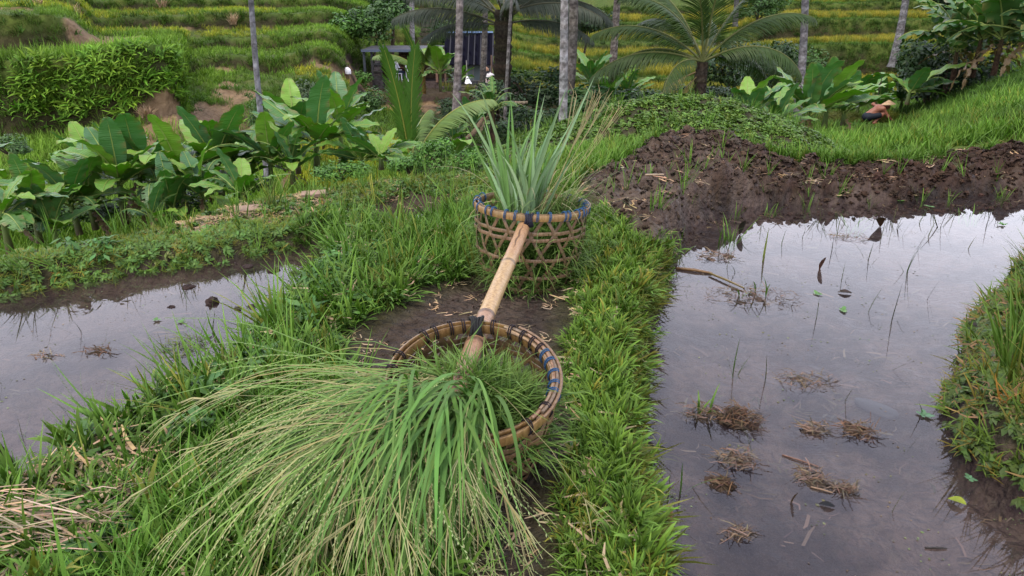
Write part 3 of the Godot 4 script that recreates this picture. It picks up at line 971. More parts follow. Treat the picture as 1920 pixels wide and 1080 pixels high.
# ---------------------------------------------------------------- plants
# a banana leaf: the stalk starts at the origin and rises along y, then the blade bends over towards +z
func banana_leaf(L: float, W: float, start: float, arch: float, fold: float, torn: float, cc: Color) -> Array:
	var g := Geo.new()
	var rib := []
	var ribw := []
	var n := 22
	var pos := Vector3.ZERO
	var first := -1
	var prev_gap := 0.0
	for i in n + 1:
		var f := float(i) / n
		var th := start + arch * f * f
		var T := Vector3(0, cos(th), sin(th))
		var N := Vector3(0, sin(th), -cos(th))
		var t := clampf((f - 0.13) / 0.87, 0.0, 1.0)
		rib.append(pos + N * 0.004)
		ribw.append(lerpf(0.017, 0.003, f) * L)
		if f >= 0.13:
			var w := W * 0.5 * pow(sin(PI * pow(clampf(t, 0.004, 0.997), 0.82)), 0.55)
			for k in 5:
				var s := (k - 2) / 2.0
				var a := absf(s)
				var fo := fold * (1.0 - a * 0.45)
				var rip := 0.018 * L * sin(f * 31.0 + s * 3.0) * a
				var q := pos + (Vector3(s, 0, 0) * cos(fo) + N * a * sin(fo)) * w + N * rip
				if torn > 0.0 and a > 0.4:
					q += T * 0.02 * sin(i * 7.0) - N * absf(sin(i * 2.3)) * torn * w * a
				g.p(q, vary(cc, 0.06).lerp(col(0.17, 0.12, 0.04), (0.65 if a > 0.9 and rng.randf() < 0.3 else 0.0) + (0.5 if i == n and a < 0.6 else 0.0)), Vector2(0.5 + s * 0.5, t * 1.15))
			if first < 0:
				first = g.v.size() - 5
			else:
				for k in 4:
					if torn > 0.0 and i % 3 == 0 and (k == 0 or k == 3):
						continue
					var b := g.v.size() - 10 + k
					g.quad(b, b + 1, b + 6, b + 5)
		pos += T * (L / n)
	var rg := Geo.new()
	rg.tube(rib, ribw, 5, [col(0.21, 0.27, 0.07)], false)
	return [g.mesh(M.banana), rg.mesh(M.leaf)]

var leaves := []
var torn_leaves := []
var dry_leaves := []

func make_leaves() -> void:
	var greens := [col(0.066, 0.155, 0.034), col(0.095, 0.2, 0.03), col(0.062, 0.145, 0.05), col(0.135, 0.245, 0.028)]
	for k in 12:
		leaves.append(banana_leaf(1.0, r(0.31, 0.4), r(0.0, 0.25), [0.25, 0.6, 1.0, 1.5, 0.4, 0.8][k % 6] + r(-0.1, 0.1), r(0.15, 0.5), 0.0, greens[k % 4]))
	for k in 2:
		dry_leaves.append(banana_leaf(1.0, 0.2, 0.0, 0.9, 0.9, 0.8, col(0.13, 0.085, 0.04))[0])
	for k in 5:
		torn_leaves.append(banana_leaf(1.0, r(0.26, 0.34), r(0.05, 0.25), r(0.6, 1.6), r(-0.1, 0.3), r(0.3, 0.7), [col(0.05, 0.11, 0.03), col(0.065, 0.14, 0.03), col(0.045, 0.1, 0.035)][k % 3]))

# spec: each leaf as [azimuth in degrees (0 towards the camera, 90 to the right), tilt from upright in degrees, length, leaf kind]
func banana(label: String, where: Vector3, height: float, n: int, size: float, seed_: int, group: String, ragged := false, specs := []) -> Node3D:
	rng.seed = seed_
	var t := thing("banana_plant", label, "banana plant", where, 0.0, group)
	var g := Geo.new()
	var lean := Vector3(r(-0.08, 0.08), 0, r(-0.05, 0.08))
	var pts := []
	var rad := []
	for i in 6:
		var f := i / 5.0
		pts.append(Vector3(0, f * height, 0) + lean * f * height)
		rad.append(lerpf(0.055, 0.026, f) * (maxf(size, 0.7) if not ragged else 1.7))
	g.tube(pts, rad, 8, [col(0.06, 0.042, 0.022), col(0.07, 0.075, 0.025), col(0.085, 0.12, 0.03), col(0.085, 0.13, 0.03), col(0.09, 0.14, 0.03), col(0.1, 0.16, 0.03)] if not ragged else [col(0.05, 0.032, 0.022), col(0.075, 0.045, 0.028), col(0.05, 0.032, 0.02), col(0.09, 0.06, 0.03), col(0.06, 0.05, 0.025), col(0.08, 0.1, 0.03)])
	put("stem", g.mesh(M.bark if ragged else M.leaf), t)
	var a0 := r(0, TAU)
	n += 4
	height *= 1.0 if ragged else 0.78
	for k in n:
		var f := float(k) / maxf(n - 1, 1)
		var az := a0 + k * 2.4 + r(-0.3, 0.3)
		var tilt := lerpf(0.12, 0.95, f) + r(-0.1, 0.15)
		var s := size * r(0.78, 1.15)
		var lf: Array = (torn_leaves if ragged else leaves)[rng.randi() % (torn_leaves if ragged else leaves).size()]
		if k < specs.size():
			az = deg_to_rad(specs[k][0])
			tilt = deg_to_rad(specs[k][1])
			s = specs[k][2]
			lf = leaves[specs[k][3]]
		elif not ragged and rng.randf() < 0.22:
			lf = torn_leaves[rng.randi() % torn_leaves.size()]
		var o := put("leaf", lf[0], t)
		put("midrib", lf[1], o)
		var at := minf(1.0, 0.82 + 0.18 * (1.0 - f))
		o.transform = Transform3D(Basis(Vector3.UP, az) * Basis(Vector3.RIGHT, tilt) * Basis(Vector3.UP, r(-0.35, 0.35)) * Basis.from_scale(Vector3.ONE * s), (Vector3.UP + lean) * height * at)
	for k in (3 if ragged else rng.randi() % 3):
		var o := put("dry_leaf", dry_leaves[rng.randi() % 2], t)
		o.transform = Transform3D(Basis(Vector3.UP, r(0, TAU)) * Basis(Vector3.RIGHT, r(1.7, 2.5)) * Basis.from_scale(Vector3.ONE * size * r(0.5, 0.8)), (Vector3.UP + lean) * height * r(0.75, 0.95))
	return t

# a feather frond: rachis along y bending to +z, leaflets to both sides
func frond(L: float, arch: float, n: int, leaflet: float, angle: float, droop: float, cc: Color, ribc: Color, start := 0.0, w0 := 0.018, keel := 0.0) -> Array:
	var g := Geo.new()
	var pts := []
	var rad := []
	var pos := Vector3.ZERO
	for i in n + 1:
		var f := float(i) / n
		var th := start + arch * f * sqrt(f)
		var T := Vector3(0, cos(th), sin(th))
		var N := Vector3(0, sin(th), -cos(th))
		if i % 4 == 0:
			pts.append(pos)
			rad.append(lerpf(0.011, 0.002, f) * L)
		if f > 0.16:
			var t := (f - 0.16) / 0.84
			var len := leaflet * (0.35 + 0.65 * sin(PI * minf(0.12 + t * 0.86, 1.0))) * r(0.88, 1.1)
			for s in [-1.0, 1.0]:
				var an := lerpf(angle, angle * 0.55, t) + r(-0.1, 0.1)
				var D := (Vector3(s, 0, 0) * sin(an) + T * cos(an) + N * keel).normalized()
				var ww := w0 * r(0.8, 1.2)
				var e := len / 3.0
				var D2 := (D - N * droop * 0.5).normalized()
				var D3 := (D2 - N * droop).normalized()
				var q1 := pos + D * e
				var q2 := q1 + D2 * e
				var q3 := q2 + D3 * e
				var sd := (T - D * T.dot(D)).normalized()
				g.strip([pos, q1, q2, q3], [ww * 0.5, ww, ww * 0.8, 0.002], [sd], [vary(cc, 0.16)])
		pos += T * (L / n)
	var rg := Geo.new()
	rg.tube(pts, rad, 5, [ribc], false)
	return [g.mesh(M.leaf), rg.mesh(M.leaf)]

func hang_frond(parent: Node3D, fr: Array, az: float, tilt: float, s: float, at: Vector3, roll := 0.0) -> void:
	var o := put("frond", fr[0], parent)
	put("rachis", fr[1], o)
	o.transform = Transform3D(Basis(Vector3.UP, az) * Basis(Vector3.RIGHT, tilt) * Basis(Vector3.UP, roll) * Basis.from_scale(Vector3.ONE * s), at)

# a slender palm trunk with its crown high above
func palm(label: String, foot: Vector3, top: Vector3, rad: float, cc: Color, crown: Array, seed_: int, size := 1.0, group := "slender palms rising out of the valley") -> void:
	rng.seed = seed_
	var t := thing("palm_tree", label, "palm tree", foot, 0.0, group)
	var g := Geo.new()
	var pts := []
	var rr := []
	var cs := []
	var bow := Vector3(r(-0.15, 0.15), 0, r(-0.15, 0.15))
	var n := int((top - foot).length() * 9.0)
	for i in n + 1:
		var f := float(i) / n
		pts.append((top - foot) * f + bow * sin(f * PI))
		rr.append(rad * lerpf(1.12, 0.8, f) * (1.25 if f < 0.02 else 1.0) * (1.0 + (0.045 if i % 3 == 0 else 0.0)) * (1.0 + 0.03 * nz.get_noise_1d(i * 60.0)))
		cs.append(vary(cc, 0.1) * (0.6 if i % 3 == 0 else 1.0) * (1.0 + 0.5 * nz2.get_noise_1d(i * 35.0 + seed_ * 100.0)))
	g.tube(pts, rr, 10, cs)
	put("trunk", g.mesh(M.bark), t)
	for k in 11:
		hang_frond(t, crown[k % crown.size()], k * 2.4 + r(-0.2, 0.2), r(0.2, 1.15) if size > 0.8 else r(0.8, 1.3), size * r(0.75, 1.0), top - foot)

var bushes := {}

func leaf_cloud(n: int, leaf: float, cc: Color, lumps: int, flat := 0.75) -> Mesh:      # a crown one metre in radius
	var g := Geo.new()
	var centers := []
	for k in lumps:
		var d := Vector3(r(-1, 1), r(-0.7, 1), r(-1, 1)).normalized() * r(0.25, 0.72)
		centers.append([d, r(0.3, 0.5), r(0.7, 1.25)])
	for k in n:
		var e: Array = centers[rng.randi() % lumps]
		var d := Vector3(r(-1, 1), r(-1, 1), r(-1, 1)).normalized()
		var b: Vector3 = e[0] + d * e[1] * pow(rng.randf(), 0.4)
		b.y *= flat
		var up := (d * 0.6 + Vector3(r(-0.6, 0.6), r(0.1, 1.0), r(-0.6, 0.6))).normalized()
		var ax := up.cross(Vector3(r(-1, 1), r(-1, 1), r(-1, 1))).normalized()
		var az := ax.cross(up)
		var s := leaf * r(0.6, 1.3)
		var c2: Color = vary(cc, 0.25) * e[2]
		var i := g.p(b - ax * s, c2)
		g.p(b + az * s * 0.42 + up * s * 0.12, c2)
		g.p(b + ax * s, c2)
		g.p(b - az * s * 0.42 + up * s * 0.12, c2)
		g.quad(i, i + 1, i + 2, i + 3)
	return g.mesh(M.leaf)

func make_bushes() -> void:
	for e in [["fresh", 1500, 0.07, col(0.065, 0.15, 0.022)], ["dark", 2600, 0.06, col(0.022, 0.045, 0.014)], ["pale", 900, 0.085, col(0.075, 0.11, 0.05)], ["mid", 2200, 0.06, col(0.042, 0.088, 0.02)], ["broad", 500, 0.15, col(0.035, 0.08, 0.022)]]:
		var a := []
		for k in 3:
			a.append(leaf_cloud(e[1], e[2], e[3], 9))
		bushes[e[0]] = a

func bush(called: String, label: String, category: String, where: Vector3, size: Vector3, kind: String, stem_col: Color, seed_: int, lift := 0.0, group := "") -> void:
	rng.seed = seed_
	var t := thing(called, label, category, where, r(0, TAU), group)
	var o := put("crown", bushes[kind][rng.randi() % 3], t)
	o.position = Vector3(0, lift + size.y * 0.55, 0)
	o.scale = size
	var g := Geo.new()
	for k in (1 if lift > 0.6 else 4):
		var e := Vector3(r(-0.4, 0.4) * size.x, lift + size.y * 0.7, r(-0.4, 0.4) * size.z)
		g.tube([Vector3.ZERO, e * 0.5 + Vector3(r(-0.05, 0.05), 0, r(-0.05, 0.05)), e], [0.035 * size.y + 0.008, 0.022 * size.y + 0.006, 0.008], 6, [stem_col], false)
	put("trunk" if lift > 0.6 else "stem", g.mesh(M.bark), t)

func plants() -> void:
	# the row of young banana plants beyond the low bund
	rng.seed = 77
	make_leaves()
	var row := "young banana plants in the row beyond the low bund"
	banana("banana plant at the frame's edge with a big drooping brownish-green leaf", spot(20, 476, 6.4), 0.55, 7, 0.62, 11, row, false, [[110, 62, 0.62, 2], [150, 20, 0.5, 5], [60, 75, 0.5, 4], [-80, 40, 0.6, 1]])
	banana("banana plant with upright pale leaf rising beside the drooping brownish leaf", spot(75, 455, 6.9), 0.5, 6, 0.6, 12, row, false, [[20, 8, 0.62, 0], [90, 50, 0.55, 4], [-60, 45, 0.6, 7]])
	banana("banana plant holding two broad dark leaves low over the bund", spot(150, 440, 7.6), 0.5, 7, 0.75, 13, row, false, [[-70, 50, 0.75, 4], [60, 35, 0.75, 6], [100, 60, 0.7, 1], [-20, 15, 0.7, 8]])
	banana("tallest banana plant with a wide yellow-green leaf standing upright", spot(235, 420, 7.9), 0.72, 8, 0.85, 14, row, false, [[-15, 12, 0.86, 3], [35, 15, 0.8, 6], [80, 55, 0.8, 4], [-80, 40, 0.8, 9], [15, 62, 0.7, 5]])
	banana("banana plant whose grey-green leaf curves away from the yellow-green one", spot(275, 405, 8.5), 0.75, 7, 0.85, 15, row, false, [[20, 10, 0.88, 2], [-30, 25, 0.8, 0], [95, 45, 0.8, 1], [-100, 50, 0.8, 10]])
	banana("banana plant with a bright upright leaf and long arching leaf over straw", spot(350, 400, 8.2), 0.62, 8, 0.82, 16, row, false, [[5, 5, 0.85, 7], [100, 48, 0.95, 1], [-60, 30, 0.8, 3], [60, 70, 0.75, 5], [-110, 60, 0.8, 2]])
	banana("banana plant with long leaf slanting up before the grey slim trunk", spot(420, 385, 8.8), 0.75, 8, 0.9, 17, row, false, [[62, 32, 1.0, 0], [-35, 22, 0.85, 6], [95, 55, 0.8, 1], [10, 8, 0.75, 9], [-80, 60, 0.8, 4]])
	banana("low banana plant in the gap under the slanting leaf", spot(330, 430, 7.5), 0.3, 6, 0.6, 18, row)
	banana("small banana sucker with shiny leaves at the bund's back edge", spot(455, 398, 7.3), 0.25, 6, 0.55, 19, row, false, [[70, 40, 0.55, 1], [-30, 15, 0.6, 6], [-70, 50, 0.55, 5]])
	banana("banana plant crowding the foot of the grey slim trunk", spot(510, 362, 8.6), 0.55, 8, 0.75, 20, row, false, [[10, 5, 0.7, 7], [-70, 40, 0.8, 2], [60, 45, 0.75, 1], [-20, 60, 0.6, 5]])
	banana("banana plant spreading a fan of five leaves beside the grey slim trunk", spot(595, 330, 9.2), 0.62, 8, 0.95, 21, row, false, [[-58, 38, 1.0, 0], [35, 22, 1.0, 6], [72, 52, 0.95, 1], [-15, 20, 0.8, 3], [88, 62, 0.9, 4], [-78, 55, 0.9, 10], [150, 30, 0.7, 8]])
	banana("banana plant standing behind the fan of five leaves", spot(560, 325, 10.2), 0.7, 6, 0.85, 22, row)
	banana("narrow banana plant half hidden behind the spreading fan", spot(640, 318, 10.0), 0.8, 6, 0.75, 23, row)
	banana("low banana clump with flat bluish leaves right of the spreading fan", spot(680, 325, 8.8), 0.22, 8, 0.6, 24, row, false, [[100, 60, 0.62, 1], [-90, 62, 0.6, 4], [10, 10, 0.55, 2], [60, 65, 0.55, 5]])
	banana("low banana clump with pale leaf tips behind the short grass", spot(715, 318, 8.4), 0.2, 7, 0.55, 25, row, false, [[-80, 60, 0.55, 4], [110, 55, 0.6, 1], [50, 70, 0.5, 5]])
	banana("small banana plant with one large yellow-green leaf behind the light bushes", spot(848, 320, 8.0), 0.15, 5, 0.5, 26, row, false, [[40, 22, 0.6, 3], [-60, 40, 0.45, 9], [100, 60, 0.4, 4]])
	banana("banana plant darkly shaded at the back of the row", spot(200, 400, 9.2), 0.6, 7, 0.8, 27, row)
	banana("banana plant filling the dim gap between the taller stems", spot(390, 410, 7.7), 0.35, 7, 0.62, 28, row)
	banana("banana plant at the frame's edge with one leaf pointing up over straw", spot(-60, 440, 8.0), 0.9, 7, 0.9, 29, row)
	banana("small banana plant with curled leaf before the dim gap", spot(290, 440, 7.1), 0.28, 5, 0.5, 30, row)
	banana("banana plant with overlapping leaves at the bund's edge left of the dim gap", spot(110, 462, 6.9), 0.25, 6, 0.62, 31, row)
	banana("banana plant squeezed between the yellow-green leaf and the long arching one", spot(310, 395, 8.6), 0.45, 7, 0.8, 32, row)
	banana("banana plant with dim leaves at the trunk side of the slanting leaf", spot(460, 375, 8.9), 0.4, 7, 0.8, 33, row)
	banana("low banana plant closing the gap before the fan of five leaves", spot(550, 345, 8.4), 0.25, 6, 0.6, 34, row)
	banana("banana plant between the two at the frame's edge and the tallest one", spot(180, 430, 7.9), 0.4, 7, 0.75, 35, row)
	# the row on the far side, between mound and farmer
	var far_row := "banana plants standing between mound and farmer"
	banana("banana plant with two upright leaves just behind the mound's end", spot(1395, 255, 14.5), 0.55, 6, 1.0, 41, far_row, false, [[-50, 32, 0.95, 2], [25, 12, 1.0, 7], [80, 40, 0.9, 6]])
	banana("banana plant with broken grey leaf hanging, second beyond the mound", spot(1450, 262, 15.0), 0.45, 7, 1.0, 42, far_row, false, [[30, 20, 1.0, 6], [-60, 60, 0.9, 5], [75, 60, 0.9, 1]])
	banana("tall banana plant in front of the leaning pale trunk", spot(1510, 245, 16.5), 0.5, 8, 1.5, 43, far_row, false, [[25, 12, 1.5, 2], [-28, 14, 1.3, 0], [60, 38, 1.35, 6], [-70, 40, 1.2, 8], [95, 55, 1.2, 1]])
	banana("tall banana plant with upright broad leaf beside the leaning pale trunk", spot(1545, 240, 17.5), 0.55, 8, 1.5, 44, far_row, false, [[35, 12, 1.5, 7], [-20, 10, 1.4, 0], [80, 55, 1.3, 4], [-75, 50, 1.2, 6]])
	banana("banana plant with a long leaf arching towards the farmer", spot(1580, 235, 18.5), 0.4, 7, 1.35, 45, far_row, false, [[85, 50, 1.35, 1], [5, 12, 1.2, 6], [-50, 35, 1.2, 3]])
	banana("banana plant straight behind the farmer's back", spot(1605, 218, 27.5), 0.6, 8, 1.5, 46, far_row, false, [[-20, 12, 1.4, 2], [30, 20, 1.4, 0], [75, 50, 1.3, 4]])
	banana("banana plant behind the farmer's hat", spot(1645, 214, 28.5), 0.5, 7, 1.5, 47, far_row)
	banana("short banana plant with one round pale leaf past the hat", spot(1688, 204, 28.0), 0.4, 4, 1.2, 48, far_row, false, [[10, 8, 1.3, 3], [-60, 50, 1.1, 4], [90, 60, 1.0, 5]])
	banana("banana plant with one great light-green leaf slanting before the dark bushes", spot(1700, 196, 22.5), 0.5, 4, 1.4, 49, far_row, false, [[52, 30, 2.1, 3], [80, 58, 1.5, 4], [100, 65, 1.3, 1], [60, 70, 1.2, 5]])
	# big ragged bananas in the upper right corner
	var big := "ragged tall banana plants in the upper right corner"
	banana("ragged tall banana plant with brown sheaths and torn outstretched leaves", spot(1822, 146, 22.0), 1.3, 11, 2.3, 51, big, true)
	banana("ragged banana plant whose torn leaves reach over the grassy bank", spot(1862, 142, 21.0), 1.2, 11, 2.3, 52, big, true)
	banana("ragged banana plant leaning out of the frame's corner", spot(1925, 138, 20.5), 1.2, 10, 2.2, 53, big, true)
	banana("ragged banana plant behind, nearest the dark bushes", spot(1785, 158, 23.0), 1.2, 10, 2.3, 54, big, true)
	# undergrowth in the gully and round the huts
	var gully := "banana plants in the shaded gully"
	banana("dark banana plant in front of the tiled hut's porch", spot(826, 172, 36.0), 1.3, 9, 1.6, 61, gully)
	banana("dark banana plant beside the tiled hut's window", spot(862, 180, 37.0), 0.9, 6, 1.1, 62, gully)
	banana("banana plant in the gully left of the leaning grey trunk's foot", spot(850, 290, 16.5), 0.5, 6, 0.7, 63, gully)
	banana("banana plant in the gully right of the leaning grey trunk's foot", spot(885, 262, 18.0), 0.5, 6, 0.75, 64, gully)
	banana("banana plant with hanging dry leaves in the darkest part of the gully", spot(925, 270, 17.0), 0.9, 8, 0.9, 65, gully, true)
	banana("banana plant between the pale thick trunk and the bushy undergrowth", spot(1105, 205, 26.0), 1.4, 7, 1.2, 66, gully)
	banana("banana plant at the coconut palm's left side", spot(1175, 195, 25.0), 0.5, 7, 1.1, 67, gully)
	banana("banana plant left of the coconut palm, nearer the mound", spot(1140, 205, 22.0), 0.4, 7, 0.9, 68, gully)

	# palms
	rng.seed = 78
	var crown := []
	for k in 3:
		crown.append(frond(2.6, r(1.0, 1.6), 60, 0.5, 1.0, 0.35, col(0.04, 0.075, 0.018), col(0.1, 0.12, 0.03), 0.0, 0.02))
	var grey := col(0.24, 0.235, 0.235)
	palm("slim grey palm trunk rising from the banana row", spot(502, 335, 11.5), spot(466, -70, 11.5), 0.047, col(0.2, 0.2, 0.215), crown, 1, 0.3)
	palm("curving grey palm trunk passing before the tiled hut", spot(852, 262, 19.0), spot(862, -160, 20.0), 0.105, col(0.19, 0.165, 0.16), crown, 2)
	palm("thick pale mottled palm trunk behind the tall leaf bundle", spot(1055, 262, 16.0), spot(1060, -170, 16.0), 0.092, col(0.3, 0.29, 0.285), crown, 3)
	palm("brownish palm trunk close behind the thick pale one", spot(1063, 225, 20.0), spot(1072, -150, 20.0), 0.13, col(0.15, 0.135, 0.12), crown, 4)
	palm("pale palm trunk standing behind the open shelter's roof", spot(773, 120, 49.0), spot(771, -130, 49.0), 0.17, col(0.3, 0.29, 0.3), crown, 5)
	palm("brown palm trunk in front of the tiled hut's end wall", spot(903, 182, 38.0), spot(908, -130, 38.0), 0.15, col(0.14, 0.125, 0.115), crown, 6)
	palm("very thin pale palm trunk leaning in the dark gully", spot(946, 235, 22.0), spot(968, -130, 22.0), 0.05, col(0.24, 0.22, 0.2), crown, 7)
	palm("brown-grey palm trunk between thick pale trunk and coconut palm", spot(1147, 165, 34.0), spot(1163, -75, 34.0), 0.17, col(0.17, 0.145, 0.13), crown, 8, 0.7)
	palm("grey palm trunk leaning behind the tall banana plants", spot(1494, 225, 22.0), spot(1511, -70, 22.0), 0.115, col(0.22, 0.21, 0.22), crown, 9, 0.45)
	palm("leaning grey palm trunk at the dark bushes' edge", spot(1672, 125, 36.0), spot(1707, -75, 36.0), 0.175, col(0.22, 0.21, 0.215), crown, 10, 0.7)
	palm("distant palm trunk against the yellow terraces right of the coconut crown", spot(1378, 50, 50.0), spot(1380, -80, 50.0), 0.16, col(0.12, 0.115, 0.11), crown, 11, 0.75)

	# coconut palm with its whole crown in view
	rng.seed = 79
	var t := thing("coconut_palm", "coconut palm with a full crown of long fronds before yellow terraces", "palm tree", spot(1303, 225, 19.0))
	var g := Geo.new()
	var hh := 1.5
	var pts := []
	var rr := []
	var cs := []
	for i in 26:
		var f := i / 25.0
		pts.append(Vector3(0.06 * f, f * hh, 0))
		rr.append(lerpf(0.22, 0.14, f) * (1.0 + 0.1 * (i % 2)))
		cs.append(vary(col(0.05, 0.04, 0.03), 0.2))
	g.tube(pts, rr, 11, cs)
	put("trunk", g.mesh(M.bark), t)
	var cf := []
	for k in 4:
		cf.append(frond(3.2, [0.7, 1.2, 1.7, 0.4][k], 120, 0.66, 0.95, [0.4, 0.6, 0.8, 0.25][k], col(0.03, 0.054, 0.012), col(0.09, 0.095, 0.028), 0.0, 0.012, [-0.25, -0.4, -0.5, 0.0][k]))
	var dead := frond(2.7, 1.5, 70, 0.5, 0.8, 0.8, col(0.15, 0.13, 0.04), col(0.14, 0.1, 0.04), 0.0, 0.02)
	for e in [[88, 42, 1.0, 1], [95, 66, 0.95, 2], [70, 22, 0.9, 0], [20, 8, 1.05, 3], [-35, 14, 1.0, 0], [-75, 30, 0.95, 1], [-92, 50, 1.0, 1], [-88, 72, 1.0, 1], [-100, 64, 0.9, 2], [150, 40, 1.0, 2], [200, 45, 1.0, 1], [-150, 35, 1.0, 0], [60, 60, 0.9, 2], [-50, 78, 0.8, 2], [120, 70, 0.9, 2]]:
		hang_frond(t, cf[e[3]], deg_to_rad(e[0] + r(-6, 6)), deg_to_rad(e[1]), e[2], Vector3(0.06, hh, 0), r(-0.3, 0.3))
	hang_frond(t, dead, deg_to_rad(-80), deg_to_rad(108), 0.95, Vector3(0.06, hh - 0.2, 0))
	hang_frond(t, dead, deg_to_rad(-62), deg_to_rad(125), 0.7, Vector3(0.06, hh - 0.25, 0))

	# young coconut without a trunk
	t = thing("young_coconut_palm", "young coconut palm whose upright fronds grow straight out of the ground", "palm tree", spot(772, 318, 12.5))
	var yf := [frond(2.1, 0.25, 100, 0.4, 0.75, 0.12, col(0.055, 0.125, 0.016), col(0.2, 0.22, 0.04), 0.0, 0.014), frond(2.1, 1.15, 110, 0.45, 0.85, 0.4, col(0.1, 0.155, 0.04), col(0.23, 0.24, 0.06), 0.0, 0.015, -0.5), frond(1.4, 1.9, 90, 0.34, 0.8, 0.5, col(0.17, 0.18, 0.07), col(0.25, 0.24, 0.09), 0.0, 0.014, -0.4)]
	for e in [[-18, 12, 1.05, 0], [38, 2, 1.02, 0], [78, 24, 1.0, 1], [66, 34, 0.85, 2], [-100, 35, 0.5, 1], [170, 20, 0.7, 1]]:
		hang_frond(t, yf[e[3]], deg_to_rad(e[0]), deg_to_rad(e[1]), e[2], Vector3.ZERO, r(-0.3, 0.3))
	var st := Geo.new()
	st.tube([Vector3(0, -0.1, 0), Vector3(0.02, 0.25, 0)], [0.09, 0.05], 8, [col(0.09, 0.075, 0.03)])
	put("stem", st.mesh(M.bark), t)
	t = thing("young_coconut_palm", "small yellowish palm growing before the open shelter", "palm tree", spot(795, 172, 36.5))
	for e in [[-80, 45, 1.3, 1], [-50, 20, 1.4, 0], [40, 15, 1.5, 1], [85, 40, 1.3, 2], [0, 30, 1.2, 1]]:
		hang_frond(t, yf[e[3]], deg_to_rad(e[0]), deg_to_rad(e[1]), e[2], Vector3(0, 0.9, 0))
	st = Geo.new()
	st.tube([Vector3(0, -0.1, 0), Vector3(0.02, 0.95, 0)], [0.12, 0.08], 8, [col(0.14, 0.09, 0.03)])
	put("trunk", st.mesh(M.bark), t)

	# sugar palm with dark hanging fronds
	t = thing("sugar_palm", "dark sugar palm with long drooping grey-green fronds over the gully", "palm tree", spot(940, 200, 29.0))
	g = Geo.new()
	pts = []
	rr = []
	cs = []
	for i in 31:
		var f := i / 30.0
		pts.append(Vector3(0.12 * f, f * 3.7, 0))
		rr.append(0.34 * (1.0 + 0.22 * nz.get_noise_1d(i * 90.0) + 0.08 * (i % 2)))
		cs.append(vary(col(0.03, 0.026, 0.018), 0.3))
	g.tube(pts, rr, 11, cs)
	put("trunk", g.mesh(M.bark), t)
	var sf := []
	for k in 3:
		sf.append(frond(5.0, [0.9, 1.2, 0.65][k], 150, 1.0, 1.0, 1.0, col(0.036, 0.046, 0.03), col(0.06, 0.06, 0.035), 0.0, 0.017, -0.7))
	for e in [[-88, 66, 0.92, 0], [-70, 58, 0.8, 0], [-80, 40, 1.0, 1], [-100, 78, 0.7, 0], [85, 50, 0.95, 0], [92, 68, 0.95, 1], [70, 36, 1.0, 2], [60, 72, 0.85, 0], [100, 80, 0.8, 0], [10, 50, 0.8, 1], [180, 30, 1.0, 1], [140, 50, 1.0, 0], [-140, 50, 1.0, 0], [-30, 35, 0.9, 1], [30, 25, 1.0, 2]]:
		hang_frond(t, sf[e[3]], deg_to_rad(e[0]), deg_to_rad(e[1]), e[2], Vector3(0.12, 3.0 + r(0, 0.6), 0), r(-0.25, 0.25))

	# bushes and small trees
	rng.seed = 80
	make_bushes()
	var bark := col(0.09, 0.07, 0.05)
	bush("shrub", "leafy bright-green shrub at the back edge of the turf", "shrub", spot(812, 318, 7.2), Vector3(0.34, 0.3, 0.34), "fresh", bark, 1)
	bush("shrub", "smaller bright-green shrub beside the puddle", "shrub", spot(878, 318, 7.0), Vector3(0.26, 0.22, 0.26), "fresh", bark, 2)
	bush("shrub", "low bright-green weeds below the young coconut palm", "shrub", spot(765, 325, 7.8), Vector3(0.3, 0.2, 0.3), "fresh", bark, 3)
	bush("shrub", "light weeds round the fan-shaped banana plant's foot", "shrub", spot(640, 338, 7.4), Vector3(0.45, 0.2, 0.3), "fresh", bark, 4)
	bush("shrub", "thin pale-leaved shrub on the slope behind the banana row", "shrub", spot(590, 250, 14.5), Vector3(0.62, 0.75, 0.6), "pale", bark, 5, 0.3)
	bush("shrub", "dark small-leaved shrub beside the thin pale-leaved one", "shrub", spot(640, 262, 13.5), Vector3(0.35, 0.45, 0.35), "pale", bark, 6, 0.2)
	bush("vine", "climbing creeper leafing round the grey slim trunk's foot", "creeper", spot(497, 258, 12.0), Vector3(0.3, 0.62, 0.3), "mid", bark, 7)
	bush("shrub", "low shrub under the thin pale-leaved one", "shrub", spot(556, 262, 13.0), Vector3(0.4, 0.3, 0.4), "mid", bark, 8)
	bush("shrub", "clump of weeds in the wall terrace's near corner", "shrub", spot(20, 292, 11.0), Vector3(0.5, 0.3, 0.4), "mid", bark, 9)
	for e in [[180, 425, 8.3, 0.6, 0.3, "dark undergrowth before the tallest banana plant"], [330, 400, 9.0, 0.7, 0.35, "dark undergrowth below the long arching banana leaf"], [60, 440, 7.8, 0.6, 0.3, "dark undergrowth behind the drooping brownish banana leaf"], [450, 372, 9.2, 0.6, 0.3, "dark undergrowth left of the grey slim trunk's foot"]]:
		bush("shrub", e[5], "undergrowth", spot(e[0], e[1], e[2]), Vector3(e[3], e[4], 0.5), "mid", bark, int(e[0]), 0.0, "undergrowth between the banana stems")
	bush("shrub", "rounded green bush on the step below the open shelter", "shrub", spot(700, 215, 27.0), Vector3(1.2, 0.8, 1.0), "mid", bark, 10)
	bush("tree", "leafy green tree standing left of the open shelter", "tree", spot(700, 110, 47.0), Vector3(3.4, 2.4, 2.6), "mid", bark, 11, 0.7)
	bush("tree", "light green tree on the slope above the open shelter", "tree", spot(640, 92, 46.0), Vector3(2.8, 1.5, 2.2), "fresh", bark, 12, 0.7)
	bush("tree", "dark tree behind the open shelter's left post", "tree", spot(735, 105, 50.0), Vector3(1.9, 4.2, 1.6), "dark", bark, 13, 1.0)
	bush("tree", "dark green tree behind the open shelter and the stone steps", "tree", spot(820, 118, 52.0), Vector3(2.0, 2.0, 1.8), "mid", bark, 14, 0.7)
